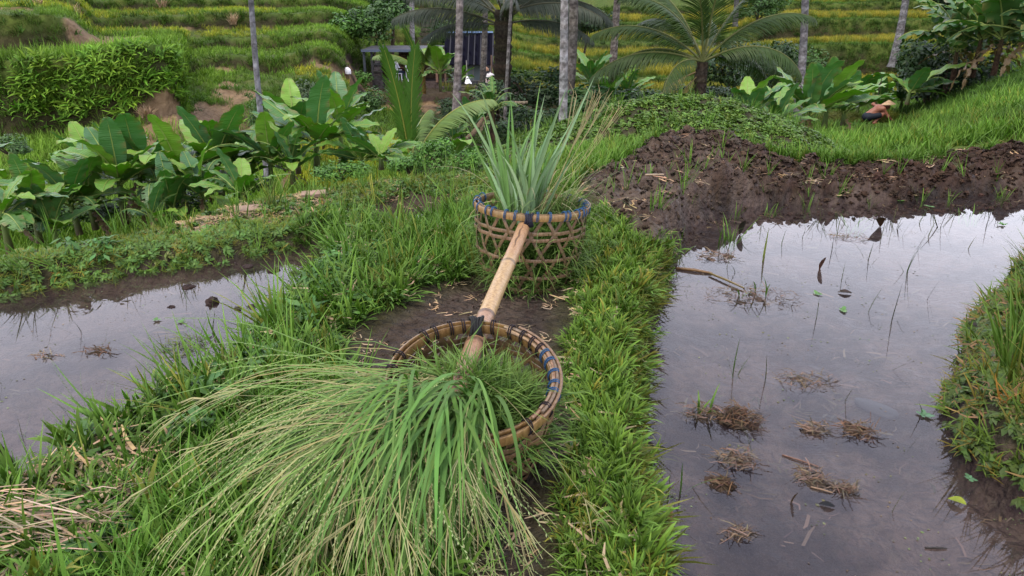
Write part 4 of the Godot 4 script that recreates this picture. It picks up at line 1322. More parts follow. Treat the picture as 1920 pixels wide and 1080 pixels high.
	bush("shrub", "pale grass-like bush at the shelter's left end", "shrub", spot(668, 165, 40.0), Vector3(1.3, 1.0, 1.0), "fresh", bark, 15)
	bush("shrub", "deep green bush in the gully under the hut's steps", "shrub", spot(872, 228, 26.0), Vector3(1.2, 0.8, 0.9), "dark", bark, 16)
	bush("shrub", "dark bush in the gully below the sugar palm", "shrub", spot(935, 230, 25.0), Vector3(1.6, 1.3, 1.1), "dark", bark, 17)
	bush("shrub", "dark bush filling the gully before the thick pale trunk", "shrub", spot(1000, 265, 18.5), Vector3(1.3, 0.9, 1.0), "dark", bark, 18)
	bush("shrub", "dark bush between sugar palm and thick pale trunk", "shrub", spot(1000, 200, 30.0), Vector3(2.3, 1.5, 1.4), "dark", bark, 19)
	bush("tree", "feathery dark tree behind the thick pale trunk", "tree", spot(1090, 130, 40.0), Vector3(2.3, 2.2, 1.8), "dark", bark, 20, 1.2)
	bush("shrub", "broad-leaved dark bush behind the mound's left end", "shrub", spot(1100, 232, 19.0), Vector3(1.3, 0.9, 0.9), "broad", bark, 21)
	bush("shrub", "broad-leaved dark bush left of the coconut palm's trunk", "shrub", spot(1200, 215, 24.0), Vector3(1.9, 0.9, 1.2), "dark", bark, 22)
	bush("shrub", "dark bush at the coconut palm's foot", "shrub", spot(1330, 205, 21.0), Vector3(1.4, 0.7, 1.0), "dark", bark, 23)
	bush("tree", "grey-green tree right of the coconut crown", "tree", spot(1430, 185, 33.0), Vector3(2.2, 2.0, 1.6), "dark", bark, 24, 0.4)
	bush("tree", "loose dark tree between yellow terraces and tall bananas", "tree", spot(1370, 180, 42.0), Vector3(2.6, 2.4, 1.8), "dark", bark, 25, 0.6)
	bush("tree", "small green tree on the dark terrace face behind the farmer", "tree", spot(1500, 165, 45.0), Vector3(2.4, 1.7, 1.6), "mid", bark, 26, 0.5)
	bush("tree", "dark dense bush right of the farmer", "tree", spot(1735, 205, 26.0), Vector3(2.1, 1.9, 1.7), "dark", bark, 27)
	bush("tree", "dark dense bush behind the great light-green leaf", "tree", spot(1770, 175, 24.0), Vector3(1.9, 1.8, 1.6), "dark", bark, 28)
	bush("tree", "dark tree filling the upper right corner behind ragged bananas", "tree", spot(1830, 115, 29.0), Vector3(3.0, 2.1, 2.2), "dark", bark, 29, 0.8)
	bush("tree", "tall dark tree above the dark dense bushes", "tree", spot(1775, 90, 36.0), Vector3(2.6, 2.4, 2.2), "dark", bark, 30, 1.0)
	bush("tree", "dark tree at the frame's right edge behind ragged bananas", "tree", spot(1935, 125, 26.0), Vector3(2.4, 2.0, 2.0), "dark", bark, 31, 0.6)
	bush("shrub", "row of scrub on the far terrace face above the coconut crown", "shrub", spot(1420, 40, 66.0), Vector3(4.2, 2.0, 1.6), "mid", bark, 32)
	bush("tree", "leafy tree at the end of the green terraces above the hut", "tree", spot(720, 40, 58.0), Vector3(2.6, 2.6, 2.0), "mid", bark, 33, 0.8)

# ---------------------------------------------------------------- baskets, pole and cut grass
func basket_radius(y: float, ht: float, rim: float, foot: float) -> float:
	var f := clampf(y / ht, 0.0, 1.0)
	return lerpf(foot, rim, sin(minf(f * 1.15 + 0.12, 1.0) * PI * 0.5)) * (1.0 if f < 0.9 else 1.0)

func ribbon(pts: Array, normals: Array, half: float, thick: float, cc: Color) -> Mesh:
	var g := Geo.new()
	var n := pts.size()
	for i in n:
		var tg: Vector3 = (pts[mini(i + 1, n - 1)] - pts[maxi(i - 1, 0)]).normalized()
		var s: Vector3 = tg.cross(normals[i]).normalized()
		var c2 := vary(cc, 0.12)
		for e in [[-1, -1], [1, -1], [1, 1], [-1, 1]]:
			g.p(pts[i] + s * half * e[0] * (0.85 if e[1] > 0 else 1.0) + normals[i] * thick * e[1], c2)
	for i in n - 1:
		for k in 4:
			var k2 := (k + 1) % 4
			g.quad(i * 4 + k, i * 4 + k2, (i + 1) * 4 + k2, (i + 1) * 4 + k)
	return g.mesh(M.bamboo)

func hoop_points(y: float, rad: float, a0: float, a1: float, n: int, wave := 0.0) -> Array:
	var a := []
	var b := []
	for i in n + 1:
		var t := lerpf(a0, a1, float(i) / n)
		var d := Vector3(sin(t), 0, cos(t))
		a.append(d * (rad + wave * sin(t * 16.0)) + Vector3(0, y, 0))
		b.append(d)
	return [a, b]

# angles run from 0 towards the camera, counter-clockwise seen from above (90 degrees is to the right)
func basket(label: String, where: Transform3D, ht: float, rim: float, foot: float, cane: Color, ties: Array, bundle: Vector2) -> Node3D:
	var t := thing("basket", label, "basket", Vector3.ZERO, 0.0, "round openwork baskets on the carrying pole")
	t.transform = where
	var n := 16
	for s in [-1.0, 1.0]:
		var a := []
		var b := []
		for i in 17:
			var f := i / 16.0
			var y := lerpf(0.004, ht - 0.012, f)
			var an: float = s * (0.85 * f)
			var d := Vector3(sin(an), 0, cos(an))
			a.append(d * (basket_radius(y, ht, rim, foot) + 0.0035 * s * sin(f * 20.0)) + Vector3(0, y, 0))
			b.append((d + Vector3(0, -0.35 * (1.0 - f), 0)).normalized())
		var meshes := []
		for k in 4:
			meshes.append(ribbon(a, b, 0.0085, 0.0016, vary(cane, 0.2)))
		for k in n:
			var o := put("weave_strip", meshes[k % 4], t)
			o.rotation.y = TAU * k / n + 0.1 * s + r(-0.04, 0.04)
	for e in [[0.8, 0.009], [0.72, 0.009], [0.47, 0.0085], [0.24, 0.009], [0.07, 0.009]]:
		var hp := hoop_points(ht * e[0], basket_radius(ht * e[0], ht, rim, foot) + 0.002, 0, TAU, 64, 0.004)
		put("hoop", ribbon(hp[0], hp[1], e[1], 0.0017, vary(cane, 0.1)), t)
	# bottom: two crossing sets of strips
	for k in 10:
		for s in 2:
			var x := (k - 4.5) / 5.0 * foot
			var half := sqrt(maxf(foot * foot - x * x, 0.0001)) * 0.98
			var a := []
			var b := []
			for i in 6:
				var q := lerpf(-half, half, i / 5.0)
				a.append(Vector3(x, 0.006 + 0.002 * s, q) if s == 0 else Vector3(q, 0.006 + 0.002 * s, x))
				b.append(Vector3.DOWN)
			put("bottom_strip", ribbon(a, b, 0.008, 0.0012, vary(cane * 0.8, 0.1)), t)
	# rim: a split-bamboo band inside and outside
	var gold := col(0.25, 0.155, 0.06)
	var ho := hoop_points(ht - 0.006, rim + 0.009, 0, TAU, 72)
	put("outer_rim_band", ribbon(ho[0], ho[1], 0.0165, 0.0042, gold), t)
	ho = hoop_points(ht - 0.004, rim - 0.009, 0, TAU, 72)
	put("inner_rim_band", ribbon(ho[0], ho[1], 0.015, 0.0038, gold * 0.85), t)
	var cb := Geo.new()
	for k in 7:
		var pts := []
		var q := r(-0.3, 0.3)
		for i in 34:
			var an := lerpf(bundle.x + q * 0.5, bundle.y + q, i / 33.0)
			var rr := rim + 0.004 * sin(k * 2.1 + an * 1.3) + lerpf(-0.01, 0.012, k / 6.0)
			pts.append(Vector3(sin(an) * rr, ht + 0.012 + 0.006 * cos(k * 1.7 + an) , cos(an) * rr))
		tube_even(cb, pts, 0.0048, 5, vary(col(0.22, 0.15, 0.09), 0.3))
	put("cane_bundle", cb.mesh(M.bamboo), t)
	# cord ties round the rim
	var tie := {}
	for kind in ["blue", "black"]:
		var g := Geo.new()
		for q in 2:
			var pts := []
			for i in 15:
				var an := TAU * i / 14.0
				pts.append(Vector3((q - 0.5) * 0.007 + 0.002 * sin(an), ht - 0.001 + sin(an) * 0.0235, rim + cos(an) * 0.0185))
			tube_even(g, pts, 0.0021, 6, vary(col(0.024, 0.062, 0.13) if kind == "blue" else col(0.013, 0.012, 0.013), 0.1))
		tie[kind] = g.mesh(M.cord)
	for e in ties:
		var o := put("cord_tie", tie[e[1]], t)
		o.rotation.y = deg_to_rad(e[0])
	return t

func tube_even(g: Geo, pts: Array, rad: float, sides: int, cc: Color) -> void:
	var rr := []
	for k in pts.size():
		rr.append(rad)
	g.tube(pts, rr, sides, [cc], true)

var near_basket := Transform3D()
var far_basket := Transform3D()

func carrying_things() -> void:
	rng.seed = 90
	far_basket = Transform3D(Basis(Vector3(1, 0, 0), -0.03) * Basis(Vector3(0, 0, 1), -0.05), Vector3(0.075, -0.03, -3.24))
	near_basket = Transform3D(Basis(Vector3(1, 0, 0), 0.27) * Basis(Vector3(0, 0, 1), -0.03), Vector3(-0.115, 0.005, -1.735))
	var cane := col(0.175, 0.112, 0.062)
	basket("far openwork bamboo basket with blue-tied rim holding tall upright leaves", far_basket, 0.4, 0.268, 0.19, cane,
		[[-6, "blue"], [4, "blue"], [16, "blue"], [32, "blue"], [37, "blue"], [50, "blue"], [58, "blue"], [64, "blue"], [-17, "blue"], [-27, "blue"], [-42, "blue"], [-50, "blue"], [-66, "blue"], [-80, "blue"], [-98, "blue"], [-115, "blue"], [75, "blue"], [86, "blue"], [92, "blue"], [98, "blue"], [108, "blue"], [130, "blue"], [160, "blue"], [-140, "blue"]], Vector2(1.2, 2.1))
	basket("near openwork bamboo basket tilted forward and overflowing with cut seeding grass", near_basket, 0.285, 0.225, 0.178, cane,
		[[180, "black"], [190, "black"], [200, "black"], [213, "black"], [222, "black"], [167, "black"], [152, "black"], [141, "black"], [131, "black"], [122, "black"], [115, "blue"], [106, "blue"], [94, "blue"], [83, "blue"], [75, "blue"], [60, "black"], [40, "black"], [-30, "black"], [-60, "black"], [-95, "black"], [-110, "black"]], Vector2(0.85, 2.5))
	# the pole, pushed under both rims
	var pole := thing("carrying_pole", "thick yellow bamboo carrying pole lying under the rims of both baskets", "pole", Vector3(-0.06, 0.30, -2.2))
	var g := Geo.new()
	var a := Vector3(-0.165, 0.265, -1.46) - pole.position
	var b := Vector3(0.062, 0.345, -3.05) - pole.position
	var pts := []
	var rr := []
	var cs := []
	var n := 160
	var nodes := [0.11, 0.235, 0.30, 0.355, 0.655]
	for i in n + 1:
		var f := float(i) / n
		var q := a.lerp(b, f)
		q.y += 0.012 * sin(f * 5.0)
		var rad := lerpf(0.0275, 0.0285, f)
		var cc := col(0.4, 0.27, 0.125).lerp(col(0.36, 0.215, 0.11), smoothstep(0.62, 0.75, f))
		if f < 0.36:
			cc = col(0.3, 0.18, 0.11)
		var shade := 1.0 + 0.1 * nz.get_noise_1d(i * 40.0)
		for k in nodes:
			var d := absf(f - k)
			rad += 0.0036 * exp(-d * d * 40000.0) - 0.0015 * exp(-(f - k - 0.008) * (f - k - 0.008) * 60000.0)
			if d < 0.0075:
				shade *= 0.45
			elif f > k and f - k < 0.02:
				shade *= 1.12
		pts.append(q)
		rr.append(rad)
		cs.append(cc * shade)
	g.tube(pts, rr, 20, cs, true, 0.92)
	put("bamboo_cane", g.mesh(M.bamboo), pole)
	# the dark weathered split that runs along the far end
	g = Geo.new()
	var sp := []
	for i in 9:
		var f := lerpf(0.74, 0.93, i / 8.0)
		sp.append(a.lerp(b, f) + Vector3(0.002 + 0.003 * sin(i * 1.9), 0.012 * sin(f * 5.0) + 0.0262, 0.0))
	g.strip(sp, [0.0006, 0.002, 0.003, 0.0035, 0.004, 0.0036, 0.003, 0.002, 0.0008], [Vector3(0.98, -0.05, 0.13)], [col(0.13, 0.07, 0.035)])
	put("split_mark", g.mesh(M.bamboo), pole)
	# rubber lashings at the rims
	for e in [[near_basket * Vector3(0, 0.285, -0.225), 0.036, "lashing", col(0.012, 0.012, 0.013)], [far_basket * Vector3(-0.02, 0.395, 0.272), 0.028, "lashing", col(0.014, 0.015, 0.02)]]:
		g = Geo.new()
		for q in 5:
			var lp := []
			for i in 17:
				var an := TAU * i / 16.0
				lp.append(Vector3((q - 2) * 0.0075 + 0.004 * sin(an * 2.0 + q), sin(an) * e[1] - 0.012 + 0.003 * sin(q * 2.0), cos(an) * 0.024))
			tube_even(g, lp, 0.0052, 6, e[3])
		var lo := put("lashing", g.mesh(M.cord), pole)
		lo.position = e[0] - pole.position

func stalk_path(start: Vector3, az: float, el: float, length: float, bend: float, floor_y: float, n: int) -> Array:
	var p := start
	var a := [p]
	var out := Vector3(cos(az), 0, sin(az))
	for i in n:
		var th := el - bend * pow((i + 0.5) / n, 1.2)
		var d := out * cos(th) + Vector3.UP * sin(th)
		p += d * (length / n)
		var fl := maxf(floor_y, near_height(p.x, p.z) + 0.05)
		if p.y < fl:
			p.y = fl + 0.004
		a.append(p)
	return a

func cut_grass() -> void:
	rng.seed = 91
	var c := near_basket * Vector3(0, 0.27, 0.02)
	var heap := thing("cut_grass_bundle", "heap of freshly cut seeding grass spilling from the near basket", "cut grass", Vector3(c.x, 0.0, c.z))
	var base := heap.position
	var stems := Geo.new()
	var heads := Geo.new()
	for k in 700:
		var front := rng.randf()
		# azimuth: from behind-left over the left and the front to front-right
		var az := lerpf(PI + 0.4, PI - 1.75, pow(front, 0.62)) + r(-0.3, 0.3)
		var L := lerpf(0.78, 0.58, smoothstep(0.1, 0.75, front)) * r(0.45, 1.05)
		var s := c + Vector3(r(-0.22, 0.02), r(-0.07, 0.02), r(-0.1, 0.2))
		var pts := stalk_path(s, az, r(-0.1, 0.65), L, r(0.8, 2.0) + 0.3 * front, 0.03, 10)
		var side := Vector3(-sin(az), 0.25, cos(az)).normalized()
		var sway := r(-0.16, 0.16)
		var kink := rng.randi() % 9 if rng.randf() < 0.3 else 99
		for i in pts.size():
			var q := i / 10.0
			pts[i] += side * sway * q * q + Vector3(r(-0.004, 0.004), r(-0.004, 0.004), r(-0.004, 0.004))
			if i > kink:
				pts[i] += (side * signf(sway) * 0.9 - Vector3(0, 0.5, 0)) * 0.03 * (i - kink)
				pts[i].y = maxf(pts[i].y, 0.03)
		var cc := vary(col(0.125, 0.2, 0.05), 0.25)
		if rng.randf() < 0.3:
			cc = vary(col(0.25, 0.23, 0.1), 0.25)
		for i in pts.size():
			pts[i] -= base
		var w := r(0.0010, 0.0018)
		stems.strip(pts, [w * 1.5, w * 1.4, w * 1.3, w * 1.2, w * 1.1, w, w, w * 0.9, w * 0.8, w * 0.7, w * 0.5], [side], [cc])
		if rng.randf() < 0.5:
			var hc := vary(col(0.27, 0.29, 0.13), 0.22)
			var from := 5 + rng.randi() % 3
			for i in range(from, 10):
				for q in 5:
					var f := q / 5.0
					var p0: Vector3 = pts[i].lerp(pts[i + 1], f)
					var tg: Vector3 = (pts[i + 1] - pts[i]).normalized()
					var o := (side * (1.0 if q % 2 else -1.0) + tg * 1.8 + Vector3(0, r(-0.3, 0.5), 0)).normalized()
					var sl := r(0.006, 0.011)
					var m := o.cross(Vector3.UP).normalized() * 0.0016
					var id := heads.p(p0, hc)
					heads.p(p0 + o * sl * 0.5 + m, hc)
					heads.p(p0 + o * sl, hc)
					heads.p(p0 + o * sl * 0.5 - m, hc)
					heads.quad(id, id + 1, id + 2, id + 3)
		elif rng.randf() < 0.7:
			for q in 4:
				var d := ((pts[10] - pts[8]) as Vector3).normalized() + Vector3(r(-0.5, 0.5), r(-0.35, 0.35), r(-0.5, 0.5))
				var l := r(0.07, 0.13)
				stems.strip([pts[9], pts[9] + d * l * 0.5, pts[9] + d * l + Vector3(0, -0.02, 0)], [0.0011, 0.0013, 0.0007], [side], [vary(col(0.25, 0.24, 0.11), 0.2)])
	var o := put("stalks", stems.mesh(M.grass), heap)
	o.set_meta("kind", "stuff")
	o = put("seed_heads", heads.mesh(M.grass), heap)
	o.set_meta("kind", "stuff")
	# broad blades, each a leaf of its own
	for k in 190:
		var front := rng.randf()
		var az := lerpf(PI - 0.55, PI - 1.95, pow(front, 0.72)) + r(-0.25, 0.25)
		var s := c + Vector3(r(-0.18, 0.05), r(-0.05, 0.045), r(0.0, 0.2))
		var L := r(0.25, 0.52)
		var pts := stalk_path(s, az, r(0.1, 1.0), L, r(1.6, 2.7), 0.03, 9)
		for i in pts.size():
			pts[i] -= base
		var w := r(0.0026, 0.006)
		var sd := Vector3(-sin(az), r(-0.35, 0.35), cos(az)).normalized()
		var cc := vary(col(0.095, 0.185, 0.04), 0.3)
		var g := Geo.new()
		g.strip(pts, [w * 0.5, w * 0.8, w, w, w, w * 0.95, w * 0.85, w * 0.65, w * 0.4, w * 0.06], [sd], [cc * 0.9])
		put("leaf", g.mesh(M.grass), heap)
	# matted green blades lying under the stalks
	var mat_ := Geo.new()
	for k in 620:
		var az := lerpf(PI + 0.4, PI - 1.9, rng.randf()) + r(-0.5, 0.5)
		var s := c + Vector3(r(-0.3, 0.0), r(-0.1, 0.0), r(-0.1, 0.24))
		var pts := stalk_path(s, az, r(-0.3, 0.5), r(0.18, 0.5), r(0.8, 2.6), 0.02, 6)
		for i in pts.size():
			pts[i] += Vector3(r(-0.008, 0.008), 0, r(-0.008, 0.008)) - base
		var w := r(0.0016, 0.0036)
		mat_.strip(pts, [w * 0.6, w, w, w, w * 0.9, w * 0.6, w * 0.1], [Vector3(-sin(az), r(-0.4, 0.4), cos(az)).normalized()], [vary(col(0.06, 0.125, 0.022) if rng.randf() < 0.85 else col(0.2, 0.16, 0.075), 0.3)])
	o = put("matted_blades", mat_.mesh(M.grass), heap)
	o.set_meta("kind", "stuff")
	# fine mass inside the basket
	var tm := []
	for k in 3:
		tm.append(tuft(16, 0.09, 0.2, 0.005, 0.2, 1.5, 1.2, 0.03, G0, col(0.12, 0.19, 0.045)))
	for k in 3:
		var xf := []
		var cc := PackedColorArray()
		for q in 65:
			var a := r(0, TAU)
			var d := sqrt(rng.randf()) * 0.2
			var lp := near_basket * Vector3(cos(a) * d, 0.06 + 0.13 * (1.0 - d / 0.25) + (0.12 if sin(a) > -0.2 else -0.02) * (1.0 - d / 0.3), sin(a) * d)
			xf.append(Transform3D(frame_to(Vector3(r(-0.8, 0.4), 1, r(-0.3, 0.8)), r(0, TAU)), lp - base))
			cc.append(vary(Color.WHITE, 0.2))
		scatter("inner_grass", tm[k], xf, cc, "", heap)

	# ---- far basket
	var f := far_basket * Vector3(0, 0.3, 0)
	var fh := thing("cut_grass_heap", "fine cut grass filling the far basket and hanging over its right rim", "cut grass", Vector3(f.x, 0.0, f.z))
	for k in 3:
		var xf := []
		var cc := PackedColorArray()
		for q in 170:
			var a := r(0, TAU)
			var d := sqrt(rng.randf()) * 0.225
			var lp := far_basket * Vector3(cos(a) * d, r(0.03, 0.3) + 0.1 * clampf(cos(a), 0.0, 1.0) * d / 0.22 - (0.06 if sin(a) > 0.3 else 0.0), sin(a) * d)
			xf.append(Transform3D(frame_to(Vector3(r(-0.6, 0.8), 1, r(-0.6, 0.6)), r(0, TAU)), lp - fh.position))
			cc.append(vary(col(1.0, 1.0, 1.0), 0.25))
		scatter("inner_grass", tm[k], xf, cc, "", fh)
	var st := Geo.new()
	for k in 150:
		var right := rng.randf() < 0.7
		var az := r(-0.9, 0.9) if right else r(0, TAU)
		var s := far_basket * Vector3(r(0.0, 0.2) if right else r(-0.15, 0.15), 0.36, r(-0.16, 0.12))
		var pts := stalk_path(s, az, r(0.3, 1.35), r(0.2, 0.5), r(0.8, 2.4), 0.04, 7)
		for i in pts.size():
			pts[i] -= fh.position
		var w := r(0.0014, 0.003)
		st.strip(pts, [w, w, w, w, w * 0.9, w * 0.7, w * 0.5, w * 0.2], [Vector3(-sin(az), 0.2, cos(az))], [vary(col(0.12, 0.19, 0.06) if rng.randf() < 0.6 else col(0.25, 0.22, 0.12), 0.25)])
	o = put("stalks", st.mesh(M.grass), fh)
	o.set_meta("kind", "stuff")
	var tb := thing("tall_leaf_bundle", "upright bundle of long blue-green leaves standing in the far basket", "leaf bundle", far_basket * Vector3(-0.03, 0.2, -0.02))
	var specs := [[-32, 0.78], [-26, 0.6], [-30, 0.5], [-20, 0.72], [-12, 0.62], [-7, 0.5], [-2, 0.66], [4, 0.78], [5, 0.6], [9, 0.72], [12, 0.55], [16, 0.66], [20, 0.75], [24, 0.62], [28, 0.8], [32, 0.7], [-16, 0.45], [0, 0.42], [8, 0.4]]
	for k in 58:
		var an: float = deg_to_rad(specs[k][0] * 0.8) if k < specs.size() else r(-0.34, 0.4)
		var L: float = specs[k][1] if k < specs.size() else r(0.3, 0.64)
		var dep := r(-0.35, 0.3)
		var s := Vector3(r(-0.09, 0.07), r(0.0, 0.08), r(-0.07, 0.07))
		var dir := Vector3(sin(an), cos(an), dep * 0.5).normalized()
		var g := Geo.new()
		var cc := vary(col(0.15, 0.225, 0.115), 0.2)
		if rng.randf() < 0.3:
			cc = vary(col(0.1, 0.19, 0.05), 0.2)
		var w := r(0.007, 0.0135)
		var facing := r(-0.9, 0.9)
		var droop := r(0.0, 0.4) if k < 19 else r(0.05, 0.9)
		var pos := s
		var first := 0
		for i in 11:
			var q := i / 10.0
			var ww := w * minf(1.0, 0.5 + q * 2.5) * (1.0 - pow(q, 3.0))
			var d := (dir + (Vector3(sign(an) * 0.6, -0.8, 0.3 * sign(dep))) * droop * q * q * q).normalized()
			var sd := d.cross(Vector3(sin(facing), 0, cos(facing))).normalized()
			var nn := sd.cross(d)
			g.p(pos - sd * ww + nn * ww * 0.45, cc, Vector2(0, q))
			g.p(pos, cc * 1.25, Vector2(0.5, q))
			g.p(pos + sd * ww + nn * ww * 0.45, cc, Vector2(1, q))
			pos += d * (L / 10.0)
		for i in 10:
			g.quad(i * 3, i * 3 + 1, i * 3 + 4, i * 3 + 3)
			g.quad(i * 3 + 1, i * 3 + 2, i * 3 + 5, i * 3 + 4)
		put("leaf", g.mesh(M.leaf), tb)
	# three thin seeding stalks and a long bent blade to the left
	var hd := Geo.new()
	for k in 7:
		var an := r(0.1, 0.6)
		var pts := []
		for i in 9:
			var q := i / 8.0
			pts.append(Vector3(0.08 + sin(an) * q * 0.62 + 0.05 * q * q, 0.1 + cos(an) * q * r(0.58, 0.62), 0.05 - 0.05 * q))
		hd.strip(pts, [0.0018, 0.0018, 0.0017, 0.0016, 0.0015, 0.0014, 0.0012, 0.001, 0.0006], [Vector3(1, 0.2, 0)], [vary(col(0.22, 0.2, 0.1), 0.2)])
		for q in 5:
			var e: Vector3 = pts[8] + Vector3(r(-0.07, 0.07), r(0.0, 0.09), r(-0.05, 0.05))
			hd.strip([pts[7 - q % 3], (pts[8] + e) * 0.5, e], [0.0012, 0.0013, 0.0005], [Vector3(1, 0.2, 0)], [vary(col(0.24, 0.2, 0.11), 0.2)])
	o = put("seed_stalks", hd.mesh(M.grass), tb)
	o.set_meta("kind", "stuff")
	for e in [[Vector3(-1, 0.42, 0.1), 0.42, 1.1], [Vector3(1, 0.75, 0.1), 0.4, 1.5], [Vector3(0.9, 1.0, -0.1), 0.42, 1.3]]:
		var g := Geo.new()
		var pts := []
		var pos := Vector3(0, 0.13, 0.02)
		for i in 12:
			pts.append(pos)
			var d: Vector3 = (e[0].normalized() + Vector3.DOWN * e[2] * pow(i / 11.0, 2.0)).normalized()
			pos += d * e[1] / 11.0
		g.strip(pts, [0.004, 0.006, 0.007, 0.0075, 0.0075, 0.007, 0.007, 0.006, 0.005, 0.004, 0.003, 0.0005], [Vector3(0, 0.3, 1).normalized()], [col(0.09, 0.17, 0.04)])
		put("leaf", g.mesh(M.leaf), tb)

# ---------------------------------------------------------------- small things lying about
func lump(rad: float, flat: float, rough: float, cc: Color, seed_: int) -> Geo:       # an uneven clod, its foot at y = 0
	var g := Geo.new()
	var nu := 14
	var nv_ := 8
	for j in nv_ + 1:
		var el := lerpf(-0.35, PI * 0.5, float(j) / nv_)
		for i in nu + 1:
			var a := TAU * (i % nu) / nu
			var d := Vector3(cos(a) * cos(el), sin(el), sin(a) * cos(el))
			var k := 1.0 + rough * nz2.get_noise_3d(d.x * 190.0 + seed_ * 31.0, d.y * 190.0, d.z * 190.0) + rough * 0.6 * cell_noise.get_noise_3d(d.x * 130.0 + seed_ * 11.0, d.y * 130.0, d.z * 130.0)
			g.p(Vector3(d.x * rad * k, d.y * rad * flat * k, d.z * rad * k), cc)
	for j in nv_:
		for i in nu:
			var k := j * (nu + 1) + i
			g.quad(k, k + 1, k + nu + 2, k + nu + 1)
	return g

func debris_clump(label: String, px: float, py: float, rx: float, rz: float, level: float, n: int, cc: Color, high: float, seed_: int, green := 0) -> void:
	rng.seed = seed_
	var where := on_plane(px, py, level)
	var t := thing("debris_clump", label, "debris clump", where, 0.0, "clumps of rotting straw in the flooded paddies")
	var g := Geo.new()
	for k in 7 + int(rx * 60.0):
		var a := r(0, TAU)
		var d := sqrt(rng.randf())
		var lg := lump(r(0.015, 0.045), r(0.08, 0.34) * high, 0.9, vary(cc * 0.75, 0.3), k + seed_)
		var at := Vector3(cos(a) * d * rx * 0.8, -0.004, sin(a) * d * rz * 0.8)
		var off := g.v.size()
		for q in lg.v.size():
			g.p(lg.v[q] + at, lg.c[q])
		for q in lg.ix:
			g.ix.push_back(q + off)
	put("mud", g.mesh(M.earth), t)
	g = Geo.new()
	for k in int(n * 1.5):
		var a := r(0, TAU)
		var d := pow(rng.randf(), 0.6) * 1.15
		var at := Vector3(cos(a) * d * rx, r(0.001, 0.02 * high), sin(a) * d * rz)
		var dir := Vector3(r(-1, 1), r(-0.15, 0.25), r(-0.6, 0.6)).normalized()
		var l := r(0.015, 0.06)
		var w := r(0.0009, 0.0024)
		var e := at + dir * l
		e.y = maxf(e.y, 0.002)
		g.strip([at, (at + e) * 0.5 + Vector3(0, r(0, 0.008), 0), e], [w, w, w * 0.5], [Vector3(-dir.z, 0.4, dir.x).normalized()], [vary(cc * 1.05, 0.5)])
	var o := put("straw", g.mesh(M.straw), t)
	o.set_meta("kind", "stuff")
	for k in green:
		g = Geo.new()
		for q in 7:
			g.blade(Vector3(r(-0.4, 0.4) * rx, 0, r(-0.4, 0.4) * rz), r(0, TAU), r(0.06, 0.16), 0.01, r(0.0, 0.7), 0.9, G0, G1, 4)
		put("sprout", g.mesh(M.grass), t)

func reed(label: String, px: float, py: float, level: float, blades: Array, cc: Color) -> void:
	var t := thing("reed_stem", label, "reed", on_plane(px, py, level), 0.0, "thin stems standing in the flooded paddies")
	for e in blades:      # [azimuth degrees (0 right), lean degrees, length, width, curl]
		var g := Geo.new()
		g.blade(Vector3(0, -0.05, 0), deg_to_rad(e[0]), e[2] + 0.05, e[3], deg_to_rad(e[1]), e[4], vary(cc, 0.15), vary(cc, 0.2), 6)
		put("stem", g.mesh(M.grass), t)

func floating_plant(label: String, px: float, py: float, level: float, size: float, cc: Color) -> void:
	var t := thing("water_plant", label, "water plant", on_plane(px, py, level + 0.003), r(0, 6.0), "small floating plants")
	var n := 7
	for k in n:
		var g := Geo.new()
		var a := TAU * k / n + r(-0.2, 0.2)
		var d := Vector3(cos(a), r(0.1, 0.35), sin(a))
		var s := Vector3(-sin(a), 0, cos(a))
		var l := size * r(0.4, 0.85)
		g.strip([d * l * 0.1, d * l * 0.4 + Vector3(0, l * 0.06, 0), d * l * 0.8, d * l], [l * 0.08, l * 0.27, l * 0.25, l * 0.05], [s], [vary(cc, 0.2)])
		put("leaf", g.mesh(M.leaf), t)

func curled_leaf(called: String, label: String, where: Vector3, turn: float, length: float, width: float, up: float, curl: float, cc: Color) -> void:
	var g := Geo.new()
	var pos := Vector3.ZERO
	for i in 9:
		var f := i / 8.0
		var w := width * 0.5 * pow(sin(PI * clampf(f, 0.02, 0.98)), 0.7)
		var th := up + curl * f
		for k in 3:
			g.p(pos + Vector3((k - 1) * w, (0.5 if k != 1 else 0.0) * w, 0), vary(cc, 0.15))
		pos += Vector3(0, cos(th), sin(th)) * (length / 8.0)
	for i in 8:
		for k in 2:
			g.quad(i * 3 + k, i * 3 + k + 1, i * 3 + k + 4, i * 3 + k + 3)
	var o := put(called, g.mesh(M.leaf), null)
	o.position = where
	o.rotation.y = turn
	tag(o, label, "leaf")

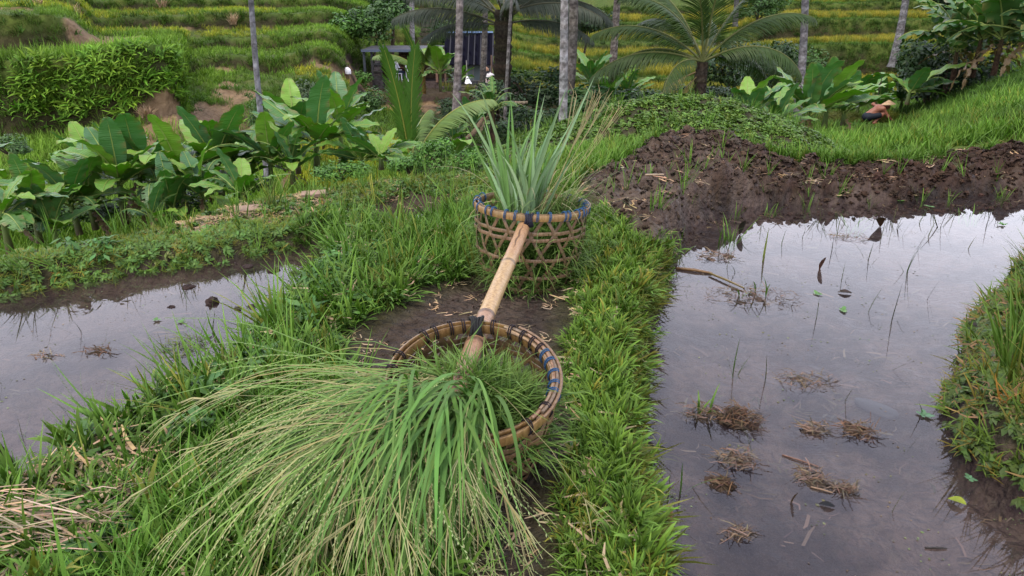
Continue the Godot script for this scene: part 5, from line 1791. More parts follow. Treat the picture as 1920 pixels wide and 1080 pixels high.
func small_things() -> void:
	rng.seed = 95
	var W := WATER_RIGHT
	var straw := col(0.12, 0.085, 0.06)
	var brown := col(0.075, 0.048, 0.03)
	debris_clump("pale straw mat nearest the muddy left shore of the right paddy", 1345, 482, 0.12, 0.1, W, 110, straw * 1.2, 1.0, 201)
	debris_clump("largest straw clump with a green sprout and broken stems in it", 1410, 556, 0.22, 0.15, W, 150, straw * 0.85, 0.8, 202, 1)
	debris_clump("flat straw mat near the far shore in front of the mud bund", 1595, 445, 0.13, 0.08, W, 60, straw, 0.5, 203)
	debris_clump("thin straw mat in the paddy's middle, past the thickest one", 1512, 715, 0.11, 0.07, W, 70, straw, 0.6, 204)
	debris_clump("thick brown peaty clump nearest the path's grass edge", 1387, 788, 0.08, 0.07, W, 170, brown, 1.6, 205)
	debris_clump("dark clump with a small green sprout beside the thick peaty one", 1322, 775, 0.075, 0.055, W, 70, straw * 0.8, 1.0, 206, 1)
	debris_clump("brown clump with an upright twig towards the right bank", 1612, 810, 0.06, 0.045, W, 80, brown * 1.2, 1.1, 207)
	debris_clump("small ragged clump between the peaty one and the right bank", 1528, 806, 0.05, 0.03, W, 50, straw, 0.9, 208)
	debris_clump("mat dotted with pale duckweed below the thick peaty clump", 1382, 862, 0.07, 0.05, W, 90, straw * 0.9, 0.7, 209)
	debris_clump("rounded mat dotted with duckweed in the front half of the paddy", 1523, 897, 0.04, 0.04, W, 70, straw * 0.95, 0.7, 210)
	debris_clump("little brown heap touching the rounded duckweed mat", 1586, 918, 0.035, 0.022, W, 40, straw, 0.9, 211)
	debris_clump("little brown heap below the duckweed-dotted mat", 1352, 908, 0.035, 0.022, W, 40, brown, 1.0, 212)
	debris_clump("thin scrap of straw nearest the frame's lower edge", 1384, 998, 0.035, 0.02, W, 30, straw, 0.5, 213)
	var L := WATER_LEFT
	for e in [["round dark mud clod standing alone in the left paddy", 398, 569, 0.035, 1.0], ["small low mud clod right of the round dark one", 446, 580, 0.022, 0.7], ["flat mud clod paired with the small low one", 474, 576, 0.032, 0.5], ["flat mud clod under the low bund", 352, 540, 0.045, 0.28], ["broad mud clod near the left paddy's far corner", 512, 508, 0.05, 0.4], ["mud clod closest to the left paddy's far corner", 552, 514, 0.035, 0.5], ["little mud clod left of the round dark one", 322, 577, 0.022, 0.5], ["mud scrap at the foot of the low bund", 465, 500, 0.04, 0.3]]:
		var o := put("mud_clod", lump(e[3], e[4], 0.5, col(0.04, 0.027, 0.02), int(e[1])).mesh(M.earth), null)
		o.position = on_plane(e[1], e[2], L - 0.004)
		tag(o, e[0], "mud clod", "mud clods in the left paddy")
	debris_clump("dark mud scrap in the middle of the left paddy", 185, 660, 0.06, 0.03, L, 30, brown, 0.8, 214)
	debris_clump("greenish algae mat in the left paddy by the grassy bank", 338, 655, 0.09, 0.11, L, 90, col(0.07, 0.085, 0.03), 0.4, 215)
	debris_clump("thin pale scrap of straw on the left paddy", 90, 668, 0.06, 0.03, L, 22, straw, 0.3, 216)
	# floating green plants
	var fresh := col(0.075, 0.165, 0.04)
	floating_plant("upper one of two bright floating rosettes in the right paddy", 1532, 551, W, 0.04, fresh)
	floating_plant("lower one of two bright floating rosettes in the right paddy", 1581, 582, W, 0.045, fresh)
	floating_plant("bluish floating rosette at the right bank's foot", 1733, 779, W, 0.04, col(0.07, 0.15, 0.075))
	floating_plant("bluish floating rosette under the right bank's hanging grass", 1818, 897, W, 0.03, col(0.07, 0.15, 0.075))
	floating_plant("floating rosette at the far shore of the right paddy", 1742, 388, W, 0.06, fresh)
	floating_plant("floating rosette against the mud bund's foot", 1688, 377, W, 0.05, fresh)
	floating_plant("small floating rosette near the far shore, right of the others", 1880, 422, W, 0.05, fresh)
	floating_plant("small floating rosette in the left paddy's centre", 294, 600, L, 0.028, fresh)
	floating_plant("second small floating rosette in the left paddy", 340, 603, L, 0.035, fresh)
	floating_plant("lone tiny floating rosette near the left paddy's grassy bank", 392, 630, L, 0.022, fresh)
	# leaves
	curled_leaf("dead_leaf", "reddish-brown curled leaf standing up from the right paddy", on_plane(1536, 508, W - 0.01), 0.5, 0.1, 0.04, 0.1, 0.5, col(0.085, 0.035, 0.025))
	curled_leaf("dead_leaf", "dark ragged leaf lying near the upper floating rosette", on_plane(1571, 548, W + 0.004), 1.3, 0.07, 0.045, 1.5, 0.08, col(0.03, 0.02, 0.012))
	curled_leaf("dead_leaf", "brown bent leaf near the far shore of the right paddy", on_plane(1650, 425, W), -0.9, 0.16, 0.08, 0.4, 1.4, col(0.045, 0.022, 0.015))
	curled_leaf("dead_leaf", "black rotten leaf lying in the front half of the right paddy", on_plane(1536, 945, W + 0.003), 1.2, 0.045, 0.026, 1.5, 0.08, col(0.008, 0.008, 0.008))
	curled_leaf("dead_leaf", "dark upright leaf near the pale straw mat", on_plane(1387, 440, W), 0.3, 0.12, 0.05, 0.1, 0.6, col(0.025, 0.02, 0.015))
	curled_leaf("yellow_leaf", "yellow-green leaf floating under the right bank", on_plane(1777, 935, W + 0.004), 0.7, 0.05, 0.035, 1.3, 0.3, col(0.17, 0.2, 0.02))
	curled_leaf("dead_leaf", "orange dead leaf on the mud beside the creeping grass", Vector3(0.68, near_height(0.68, -3.72) + 0.02, -3.72), 0.6, 0.045, 0.03, 1.0, 0.5, col(0.35, 0.12, 0.02))
	curled_leaf("dead_leaf", "brown upright stalk stub close to the black rotten leaf", on_plane(1482, 945, W - 0.01), 0.4, 0.06, 0.012, 0.25, 0.2, col(0.06, 0.035, 0.02))
	# thin stems standing in the water
	var gr := col(0.05, 0.09, 0.025)
	var dk := col(0.03, 0.032, 0.02)
	reed("thick green cut stalk in the far half of the right paddy", 1432, 478, W, [[100, 8, 0.2, 0.014, 0.1]], col(0.16, 0.19, 0.05))
	reed("single upright stem before the largest straw clump", 1375, 690, W, [[95, 6, 0.17, 0.006, 0.2], [20, 30, 0.06, 0.004, 0.4]], gr)
	reed("forked dark stem in the middle of the right paddy", 1672, 598, W, [[100, 6, 0.22, 0.005, 0.1], [60, 25, 0.1, 0.004, 0.6]], dk)
	reed("pair of thin leaning stems right of the forked one", 1735, 560, W, [[40, 18, 0.2, 0.004, 0.2], [60, 12, 0.16, 0.004, 0.2]], dk)
	reed("slender stem group near the right paddy's far middle", 1700, 508, W, [[70, 8, 0.24, 0.005, 0.3], [110, 18, 0.2, 0.005, 0.5], [150, 30, 0.13, 0.004, 0.6]], gr)
	reed("tallest stems of the right paddy, dark and branching", 1762, 425, W, [[20, 24, 0.3, 0.011, 0.3], [150, 30, 0.24, 0.008, 0.7], [70, 8, 0.2, 0.006, 0.2]], dk)
	reed("leaning blade tuft at the far shore of the right paddy", 1850, 420, W, [[30, 40, 0.2, 0.006, 0.5], [120, 20, 0.18, 0.005, 0.4]], dk)
	reed("thin stem leaning beside the bluish rosette", 1738, 768, W, [[140, 38, 0.13, 0.005, 0.2]], gr)
	reed("bent stem before the right bank", 1655, 690, W, [[30, 35, 0.14, 0.004, 0.5], [160, 60, 0.12, 0.003, 0.4]], dk)
	reed("green blades at the path's grassy edge in the right paddy", 1278, 905, W, [[110, 12, 0.14, 0.006, 0.4], [40, 34, 0.15, 0.006, 0.5], [150, 40, 0.13, 0.005, 0.4]], col(0.07, 0.14, 0.03))
	reed("broken brown stem group right of the largest clump", 1478, 572, W, [[60, 20, 0.06, 0.008, 0.1], [20, 45, 0.08, 0.008, 0.1], [45, 30, 0.06, 0.008, 0.1]], col(0.06, 0.03, 0.015))
	reed("small stem pair near the pale straw mat", 1465, 455, W, [[90, 10, 0.12, 0.005, 0.3], [30, 20, 0.1, 0.004, 0.2]], gr)
	reed("thin stems near the flat straw mat", 1560, 470, W, [[120, 14, 0.13, 0.005, 0.3], [60, 22, 0.12, 0.004, 0.4]], dk)
	reed("thin curved stem in front of the right bank's grass", 1845, 590, W, [[100, 14, 0.16, 0.006, 0.9], [150, 30, 0.12, 0.005, 0.8]], dk)
	reed("thin stems in the left paddy under the low bund", 155, 620, L, [[90, 10, 0.09, 0.004, 0.5], [150, 40, 0.09, 0.003, 0.3]], dk)
	reed("bent stem beside the dark mud scrap", 168, 642, L, [[120, 20, 0.1, 0.004, 0.3]], dk)
	reed("thin upright stem near the round dark clod", 350, 560, L, [[100, 5, 0.09, 0.004, 0.2]], gr)
	reed("tall thin stems on the left bank's far tip", 612, 552, L, [[70, 6, 0.28, 0.006, 0.3], [110, 8, 0.24, 0.006, 0.3], [40, 12, 0.22, 0.005, 0.4], [150, 10, 0.26, 0.006, 0.3]], col(0.06, 0.12, 0.025))
	reed("slanting green blades on the left bank's edge", 525, 610, L, [[140, 30, 0.26, 0.009, 0.4], [110, 22, 0.24, 0.008, 0.3], [170, 36, 0.2, 0.008, 0.6], [80, 8, 0.22, 0.007, 0.2]], col(0.06, 0.125, 0.025))
	reed("thin dark stalk leaning out over the left paddy", 478, 668, L, [[125, 20, 0.22, 0.005, 0.15]], dk)
	reed("broad pointed blades at the left paddy's near edge", 332, 762, L, [[150, 35, 0.12, 0.012, 0.4], [130, 15, 0.1, 0.012, 0.3], [60, 25, 0.1, 0.01, 0.4]], col(0.055, 0.125, 0.025))
	# green shoots on the mud
	for e in [["bushy grass tuft rooted at the mud bund's waterside", 1368, 392, 0.34, 14], ["young shoots in the trampled mud before the coconut palm", 1215, 345, 0.2, 7], ["short shoots left on the trampled mud", 1163, 360, 0.17, 4], ["leafy shoot on the bund's dark face", 1450, 345, 0.18, 8], ["grass tuft hanging from the bund into the water", 1610, 365, 0.26, 12], ["lush grass tuft at the back of the trampled mud", 1150, 268, 0.32, 18], ["second lush grass tuft at the back of the trampled mud", 1195, 275, 0.3, 14], ["green blades at the water's corner below the trampled mud", 1275, 412, 0.26, 8], ["grass tuft on the bund near the right frame edge", 1830, 350, 0.22, 10]]:
		var p := on_plane(e[1], e[2], 0.02 if e[2] > 300 else 0.06)
		p.y = near_height(p.x, p.z) - 0.01
		var g := Geo.new()
		for k in e[4]:
			g.blade(Vector3(r(-0.06, 0.06), 0, r(-0.04, 0.04)), r(0, TAU), e[3] * r(0.5, 1.0), 0.011, r(0.0, 0.6), r(0.2, 1.2), G0, G1, 5)
		var o := put("grass_tuft", g.mesh(M.grass), null)
		o.position = p
		tag(o, e[0], "grass tuft", "grass tufts on the mud")
	# cane and sticks
	for e in [["brown cane floating out from the muddy shore", on_plane(1268, 503, W + 0.006), on_plane(1335, 512, W + 0.006), 0.009, col(0.16, 0.09, 0.035)], ["thin yellow cane end lying on the largest straw clump", on_plane(1330, 512, W + 0.012), on_plane(1395, 540, W + 0.012), 0.006, col(0.17, 0.13, 0.05)], ["pale split stick lying on the trampled mud", Vector3(0.95, near_height(0.95, -5.35) + 0.02, -5.35), Vector3(1.13, near_height(1.13, -5.05) + 0.03, -5.05), 0.008, col(0.34, 0.26, 0.17)], ["weathered stick at the far basket's right", Vector3(0.62, near_height(0.62, -5.1) + 0.015, -5.1), Vector3(0.88, near_height(0.88, -5.35) + 0.03, -5.35), 0.009, col(0.3, 0.24, 0.17)], ["dark twig lying flat in the paddy's front right", on_plane(1735, 1027, W + 0.003), on_plane(1775, 1028, W + 0.003), 0.003, col(0.02, 0.018, 0.015)], ["reddish straw floating by the rounded duckweed mat", on_plane(1467, 853, W + 0.003), on_plane(1535, 875, W + 0.003), 0.003, col(0.14, 0.07, 0.045)], ["thin pale straw floating beside the black leaf", on_plane(1520, 913, W + 0.003), on_plane(1562, 924, W + 0.003), 0.003, col(0.2, 0.13, 0.08)], ["brown cane stub at the path's grassy edge", on_plane(1255, 985, W - 0.01), on_plane(1259, 950, W + 0.05), 0.006, col(0.2, 0.1, 0.05)]]:
		var g := Geo.new()
		g.tube([Vector3.ZERO, (e[2] - e[1]) * 0.5 + Vector3(0, e[3] * 0.5, 0), e[2] - e[1]], [e[3], e[3] * 1.1, e[3] * 0.7], 7, [e[4]])
		var o := put("stick", g.mesh(M.bamboo), null)
		o.position = e[1]
		tag(o, e[0], "stick")
	# flat pale slabs on the worn turf
	for e in [["pale reddish slab lying tilted on the turf before the banana plants", on_plane(588, 361, 0.07), 0.2, 0.17, 0.09], ["worn flat slab sunk into the turf's bare patch", on_plane(466, 386, 0.07), 0.3, 0.17, 0.1]]:
		var g := Geo.new()
		g.box(Vector3(0, 0.012, 0), Vector3(e[3], 0.024, e[4]), col(0.27, 0.19, 0.14))
		var o := put("slab", g.mesh(M.plaster), null)
		o.position = Vector3(e[1].x, near_height(e[1].x, e[1].z) + (0.012 if e[3] * e[4] < 0.016 else -0.008), e[1].z)
		o.rotation = Vector3(0.12, e[2], 0.03)
		tag(o, e[0], "slab")
	# straws and stubble lying on the beds under the water
	for k in 3:
		var lm := litter(5, 0.05, col(0.075, 0.058, 0.042))
		var xf := []
		var cc := PackedColorArray()
		while xf.size() < 190:
			var x := r(-4.0, 5.0)
			var z := r(-6.0, -0.9)
			if f_right.at(x, z) < 0.05 and f_left.at(x, z) < 0.05:
				continue
			xf.append(Transform3D(Basis(Vector3.UP, r(0, TAU)).scaled(Vector3.ONE * r(0.5, 1.6)), Vector3(x, near_height(x, z) + 0.002, z)))
			cc.append(vary(Color.WHITE, 0.45))
		scatter("sunken_straw", lm, xf, cc, "sunken straw lying on the beds of the flooded paddies")
	# broken stubble and floating specks
	for k in 3:
		var g := Geo.new()
		for q in 1 + k % 2:
			g.blade(Vector3(r(-0.02, 0.02), -0.04, r(-0.02, 0.02)), r(0, TAU), r(0.12, 0.2), r(0.003, 0.006), r(0.1, 0.8), r(0.1, 0.9), col(0.04, 0.04, 0.02), col(0.05, 0.06, 0.025), 5)
		var sm_ := g.mesh(M.grass)
		g = Geo.new()
		for q in 5:
			var c0 := Vector3(r(-0.05, 0.05), 0.0, r(-0.05, 0.05))
			var a := r(0, TAU)
			var u := Vector3(cos(a), 0, sin(a)) * r(0.002, 0.006)
			g.flat_quad(c0 - u, c0 + Vector3(-u.z, 0.001, u.x) * 0.6, c0 + u, c0 - Vector3(-u.z, 0.001, u.x) * 0.6, vary(col(0.1, 0.12, 0.05) if k else col(0.1, 0.07, 0.045), 0.4))
		var fm := g.mesh(M.leaf)
		var xf := []
		var xf2 := []
		var cc := PackedColorArray()
		while xf2.size() < 130:
			var x := r(-4.0, 5.0)
			var z := r(-5.9, -0.9)
			var lvl := WATER_RIGHT if x > 0.0 else WATER_LEFT
			if f_right.at(x, z) < 0.1 and f_left.at(x, z) < 0.08:
				continue
			xf2.append(Transform3D(Basis(Vector3.UP, r(0, TAU)).scaled(Vector3.ONE * r(0.5, 1.5)), Vector3(x, lvl + 0.002, z)))
			cc.append(vary(Color.WHITE, 0.4))
			if xf.size() < 34 and nz2.get_noise_2d(x * 90.0, z * 90.0) > -0.05:
				xf.append(Transform3D(Basis(Vector3.UP, r(0, TAU)).scaled(Vector3.ONE * r(0.5, 1.2)), Vector3(x, lvl, z)))
		scatter("paddy_stubble", sm_, xf, cc, "thin dark stubble poking out of the flooded paddies")
		scatter("floating_specks", fm, xf2, cc, "tiny plant specks floating on the flooded paddies")
	# old sole on the paddy bed
	var sg := Geo.new()
	var ring := []
	for i in 26:
		var a := TAU * i / 26.0
		ring.append(Vector3(cos(a) * 0.085, 0.012, sin(a) * (0.04 + 0.006 * cos(a))))
	var mid := sg.p(Vector3(0, 0.012, 0), col(0.014, 0.012, 0.014))
	for i in 26:
		sg.p(ring[i], col(0.014, 0.012, 0.014))
	for i in 26:
		sg.p(ring[i] - Vector3(0, 0.015, 0), col(0.02, 0.018, 0.02))
	for i in 26:
		var i2 := (i + 1) % 26
		sg.tri(mid, mid + 1 + i, mid + 1 + i2)
		sg.quad(mid + 1 + i, mid + 27 + i, mid + 27 + i2, mid + 1 + i2)
	var so := put("sandal_sole", sg.mesh(M.plain), null)
	var sw := on_plane(1642, 766, W - 0.05)
	so.position = Vector3(sw.x, near_height(sw.x, sw.z) + 0.004, sw.z)
	so.rotation.y = -0.9
	tag(so, "oval sandal sole lying on the bed under the right paddy's water", "sandal")
	# straw pile in the lower left corner
	var at := on_plane(85, 1000, 0.08)
	var pile := thing("straw_pile", "pile of dry broken straw in the grass by the near left corner", "straw pile", Vector3(at.x, near_height(at.x, at.z) + 0.07, at.z))
	var pg := Geo.new()
	for k in 150:
		var a := r(-0.5, 0.9) + (PI if rng.randf() < 0.5 else 0.0)
		var d := Vector3(cos(a), r(-0.1, 0.35), -sin(a)).normalized()
		var b := Vector3(r(-0.14, 0.15), r(0.0, 0.09), r(-0.1, 0.07))
		var l := r(0.04, 0.14)
		var w := r(0.0008, 0.0022)
		pg.strip([b, b + d * l * 0.5 + Vector3(0, r(-0.008, 0.008), 0), b + d * l], [w, w, w * 0.6], [Vector3(sin(a), 0.5, cos(a)).normalized()], [vary(col(0.3, 0.22, 0.145), 0.4)])
	var po := put("straw", pg.mesh(M.straw), pile)
	po.set_meta("kind", "stuff")
	var stump := Geo.new()
	stump.tube([Vector3(0, -0.05, 0), Vector3(0.01, 0.05, 0), Vector3(0.0, 0.12, 0.01)], [0.06, 0.05, 0.045], 11, [col(0.05, 0.035, 0.025), col(0.07, 0.05, 0.035)])
	var sto := put("rotten_stump", stump.mesh(M.bark), null)
	var stp := on_plane(-6, 905, WATER_LEFT - 0.03)
	sto.position = stp
	tag(sto, "dark rotten stump at the water's edge by the left frame edge", "stump")
	# clods on the mud bund
	var cm := []
	for k in 3:
		cm.append(lump(0.05, 0.8, 0.7, col(0.085, 0.06, 0.045), 60 + k).mesh(M.earth))
	for k in 3:
		var xf := []
		var cc := PackedColorArray()
		while xf.size() < 2300:
			var x := r(-0.6, 6.5)
			var z := r(-7.6, -2.0)
			if f_mud.at(x, z) < 0.0 and (f_path.at(x, z) < 0.02 or rng.randf() > 0.6):
				continue
			var crest := smoothstep(1.1, 0.1, f_crest.at(x, z)) if f_mud.at(x, z) > 0.0 else -0.2
			if rng.randf() > 0.5 + 0.5 * crest:
				continue
			var s := (r(0.15, 0.55) if crest >= 0.0 else r(0.06, 0.2)) + (r(0.0, 0.95) * maxf(crest, 0.0) if rng.randf() < 0.25 else 0.0)
			xf.append(Transform3D(Basis.from_euler(Vector3(r(0, 6), r(0, 6), r(0, 6))).scaled(Vector3(s, s * r(0.6, 1.0), s)), Vector3(x, near_height(x, z), z)))
			cc.append(vary(Color.WHITE.lerp(col(0.72, 0.6, 0.55), clampf((x - 1.4) * 0.6, 0.0, 1.0)), 0.3))
		scatter("mud_crumbs", cm[k], xf, cc, "crumbled clods of earth on the mud bund")

# ---------------------------------------------------------------- people: one skin over a skeleton of tapered bones
func bone_field(p: Vector3, bones: Array, k: float) -> float:
	var d := 1e9
	for b in bones:
		var e: Vector3 = b[1] - b[0]
		var h := clampf((p - b[0]).dot(e) / maxf(e.length_squared(), 1e-9), 0.0, 1.0)
		var q: float = (p - b[0] - e * h).length() - lerpf(b[2], b[3], h)
		if d > 1e8:
			d = q
		else:
			var m := maxf(k - absf(d - q), 0.0) / k
			d = minf(d, q) - m * m * k * 0.25
	return d

func skin(g: Geo, bones: Array, step: float, blend: float, tint: Callable) -> void:
	var lo := Vector3.ONE * 1e9
	var hi := Vector3.ONE * -1e9
	for b in bones:
		for e in 2:
			var w: float = b[2 + e] + step * 2.0
			lo = lo.min(b[e] - Vector3.ONE * w)
			hi = hi.max(b[e] + Vector3.ONE * w)
	var n := Vector3i((hi - lo) / step) + Vector3i.ONE * 2
	var val := PackedFloat32Array()
	val.resize(n.x * n.y * n.z)
	for z in n.z:
		for y in n.y:
			for x in n.x:
				val[(z * n.y + y) * n.x + x] = bone_field(lo + Vector3(x, y, z) * step, bones, blend)
	var at := {}
	for z in n.z - 1:
		for y in n.y - 1:
			for x in n.x - 1:
				var inside := 0
				var sum := Vector3.ZERO
				var cnt := 0
				for e in [[0, 1], [2, 3], [4, 5], [6, 7], [0, 2], [1, 3], [4, 6], [5, 7], [0, 4], [1, 5], [2, 6], [3, 7]]:
					var a := Vector3i(e[0] & 1, (e[0] >> 1) & 1, e[0] >> 2)
					var b := Vector3i(e[1] & 1, (e[1] >> 1) & 1, e[1] >> 2)
					var va := val[((z + a.z) * n.y + y + a.y) * n.x + x + a.x]
					var vb := val[((z + b.z) * n.y + y + b.y) * n.x + x + b.x]
					if (va < 0.0) != (vb < 0.0):
						sum += Vector3(a).lerp(Vector3(b), va / (va - vb))
						cnt += 1
				if cnt:
					var p := lo + (Vector3(x, y, z) + sum / cnt) * step
					at[Vector3i(x, y, z)] = g.p(p, tint.call(p))
	for z in range(1, n.z - 1):
		for y in range(1, n.y - 1):
			for x in range(1, n.x - 1):
				var v0 := val[(z * n.y + y) * n.x + x] < 0.0
				for ax in 3:
					var d := Vector3i.ZERO
					d[ax] = 1
					if v0 == (val[((z + d.z) * n.y + y + d.y) * n.x + x + d.x] < 0.0):
						continue
					var u := Vector3i.ZERO
					u[(ax + 1) % 3] = 1
					var w := Vector3i.ZERO
					w[(ax + 2) % 3] = 1
					var c := Vector3i(x, y, z)
					if not (at.has(c) and at.has(c - u) and at.has(c - u - w) and at.has(c - w)):
						continue
					if v0:
						g.quad(at[c], at[c - w], at[c - u - w], at[c - u])
					else:
						g.quad(at[c], at[c - u], at[c - u - w], at[c - w])

func hand_bones(wrist: Vector3, along: Vector3, across: Vector3, curl: float) -> Array:
	var a := along.normalized()
	var s := (across - a * across.dot(a)).normalized()
	var n := a.cross(s)
	var out := [[wrist, wrist + a * 0.075, 0.026, 0.03], [wrist + s * 0.02, wrist + a * 0.08 + s * 0.026, 0.02, 0.018], [wrist - s * 0.02, wrist + a * 0.08 - s * 0.026, 0.02, 0.018]]
	for k in 4:
		var b := wrist + a * 0.08 + s * (k - 1.5) * 0.019
		var l: float = [0.065, 0.078, 0.072, 0.055][k]
		var m := b + (a * cos(curl) + n * sin(curl)) * l * 0.55
		var e := m + (a * cos(curl * 2.2) + n * sin(curl * 2.2)) * l * 0.45
		out.append([b, m, 0.009, 0.0085])
		out.append([m, e, 0.0085, 0.0075])
	var tb := wrist + a * 0.025 + s * 0.03
	var tm := tb + (s * 0.7 + a * 0.7 + n * 0.3).normalized() * 0.04
	out.append([tb, tm, 0.012, 0.01])
	out.append([tm, tm + (a + n * 0.5).normalized() * 0.03, 0.01, 0.008])
	return out

func farmer() -> void:
	rng.seed = 99
	var where := spot(1627, 232, 25.0)
	var t := thing("person", "bare-backed person in a conical straw hat and dark shorts crouching to cut grass", "person", where)
	# x to the right of the photograph, y up, z towards the camera; squatting, bent forward to the right
	var hip := Vector3(-0.06, 0.27, 0)
	var chest := Vector3(0.28, 0.52, 0.0)
	var neck := Vector3(0.42, 0.60, 0.0)
	var head := Vector3(0.54, 0.60, 0.0)
	var shn := Vector3(0.37, 0.54, 0.18)
	var shf := Vector3(0.33, 0.58, -0.18)
	var eln := Vector3(0.55, 0.28, 0.26)
	var hdn := Vector3(0.79, 0.10, 0.24)
	var elf := Vector3(0.27, 0.64, -0.42)
	var hdf := Vector3(0.40, 0.78, -0.5)
	var body := [
		[hip, Vector3(0.1, 0.4, 0), 0.145, 0.125], [Vector3(0.1, 0.4, 0), chest, 0.125, 0.15], [chest + Vector3(0, 0, 0.09), chest + Vector3(0.06, 0.03, -0.09), 0.115, 0.115],
		[shn, shf, 0.075, 0.075], [chest, neck, 0.12, 0.062], [neck, head, 0.058, 0.06],
		[shn, eln, 0.058, 0.042], [eln, hdn, 0.042, 0.027], [shf, elf, 0.058, 0.042], [elf, hdf, 0.042, 0.027],
		[hip + Vector3(0, -0.02, 0.1), Vector3(0.36, 0.33, 0.17), 0.1, 0.07], [Vector3(0.36, 0.33, 0.17), Vector3(0.14, 0.06, 0.15), 0.062, 0.042], [Vector3(0.12, 0.035, 0.15), Vector3(0.3, 0.025, 0.17), 0.04, 0.03],
		[hip + Vector3(0, -0.02, -0.1), Vector3(0.34, 0.36, -0.18), 0.1, 0.07], [Vector3(0.34, 0.36, -0.18), Vector3(0.1, 0.06, -0.16), 0.062, 0.042], [Vector3(0.08, 0.035, -0.16), Vector3(0.27, 0.025, -0.18), 0.04, 0.03],
	]
	var g := Geo.new()
	var flesh := func(p: Vector3): return col(0.24, 0.098, 0.062).lerp(col(0.2, 0.075, 0.045), clampf(0.5 + nz2.get_noise_3d(p.x * 90.0, p.y * 90.0, p.z * 90.0), 0.0, 1.0))
	skin(g, body, 0.02, 0.05, flesh)
	skin(g, hand_bones(hdn, Vector3(0.7, -0.5, 0), Vector3(0, 0, -1), 0.5), 0.006, 0.012, flesh)
	skin(g, hand_bones(hdf, Vector3(0.15, 0.3, 0.0), Vector3(1, 0, 0), 1.0), 0.006, 0.012, flesh)
	# head with brow, nose, jaw and ears, turned down to the work
	var fwd := Vector3(0.86, -0.5, 0.1).normalized()
	var up := Vector3(0.5, 0.86, 0).normalized()
	var sd := fwd.cross(up)
	var hc := head + Vector3(0.05, 0.02, 0)
	var skull := [[hc, hc + up * 0.045 - fwd * 0.02, 0.088, 0.085], [hc + fwd * 0.035 - up * 0.02, hc + fwd * 0.05 - up * 0.085, 0.06, 0.034], [hc + fwd * 0.09 - up * 0.005, hc + fwd * 0.112 - up * 0.035, 0.011, 0.015], [hc + fwd * 0.078 + up * 0.02 + sd * 0.035, hc + fwd * 0.078 + up * 0.02 - sd * 0.035, 0.015, 0.015], [hc + fwd * 0.084 - up * 0.065 + sd * 0.018, hc + fwd * 0.084 - up * 0.065 - sd * 0.018, 0.011, 0.011], [hc + sd * 0.088 + up * 0.01, hc + sd * 0.09 - up * 0.035, 0.016, 0.012], [hc - sd * 0.088 + up * 0.01, hc - sd * 0.09 - up * 0.035, 0.016, 0.012]]
	skin(g, skull, 0.01, 0.02, func(p: Vector3): return col(0.012, 0.01, 0.009) if (p - hc).dot(up) > 0.03 and (p - hc).dot(fwd) < 0.06 or (p - hc).dot(fwd) < -0.03 else col(0.2, 0.08, 0.05))
	put("body", g.mesh(M.skin), t)
	var eyes := Geo.new()
	for s in [-1.0, 1.0]:
		tube_even(eyes, [hc + fwd * 0.083 + sd * 0.032 * s, hc + fwd * 0.091 + sd * 0.032 * s], 0.009, 7, col(0.02, 0.015, 0.012))
	put("eyes", eyes.mesh(M.plain), t)
	var shorts := Geo.new()
	skin(shorts, [[hip + Vector3(-0.02, -0.03, 0), hip + Vector3(0.05, 0.03, 0), 0.165, 0.145], [hip + Vector3(0, -0.03, 0.1), Vector3(0.27, 0.31, 0.165), 0.122, 0.1], [hip + Vector3(0, -0.03, -0.1), Vector3(0.25, 0.335, -0.175), 0.122, 0.1]], 0.022, 0.05, func(_p): return col(0.014, 0.016, 0.026))
	put("shorts", shorts.mesh(M.cord), t)
	var hat := Geo.new()
	var apex := hc + Vector3(0.02, 0.225, 0)
	var rings := 9
	for j in rings + 1:
		var f := float(j) / rings
		for i in 29:
			var a := TAU * i / 28.0
			var rad := 0.235 * pow(f, 1.08)
			hat.p(apex + Vector3(cos(a) * rad, -0.165 * f + 0.02 * cos(a) * f, sin(a) * rad), vary(col(0.43, 0.29, 0.17), 0.12) * (0.8 if j % 3 == 2 else 1.0))
	for j in rings:
		for i in 28:
			hat.quad(j * 29 + i, j * 29 + i + 1, j * 29 + i + 30, j * 29 + i + 29)
	put("straw_hat", hat.mesh(M.straw), t)
	var pole := Geo.new()
	var ph := hdf + Vector3(0.02, 0.06, 0.02)
	pole.tube([ph + Vector3(-0.02, -0.62, 0), ph, ph + Vector3(0.03, 0.75, 0)], [0.016, 0.015, 0.012], 8, [col(0.06, 0.035, 0.03)])
	var po := put("pole", pole.mesh(M.bamboo), null)
	po.position = where
	tag(po, "thin dark pole held upright by the crouching farmer", "pole")
	# the mown heap behind and the pale cut patch in front of the farmer
	for e in [["cut_grass_heap", "heap of brown cut grass behind the crouching farmer", Vector3(-0.75, -0.05, -0.35), Vector3(0.9, 0.5, 0.6), col(0.09, 0.1, 0.025)], ["cut_grass_heap", "heap of yellowish cut grass in front of the farmer's face", Vector3(1.0, -0.05, -0.7), Vector3(0.75, 0.42, 0.6), col(0.15, 0.17, 0.03)]]:
		var o := thing(e[0], e[1], "grass heap", where + e[2])
		var lg := lump(1.0, 0.75, 0.35, e[4] * 0.55, 5)
		for q in lg.v.size():
			lg.v[q] *= e[3]
		put("heap_core", lg.mesh(M.hill), o)
		var tm := tuft(18, 0.1, 0.28, 0.012, 0.4, 1.5, 0.8, 0.06, e[4] * 0.8, e[4] * 1.25)
		var xf := []
		var cc := PackedColorArray()
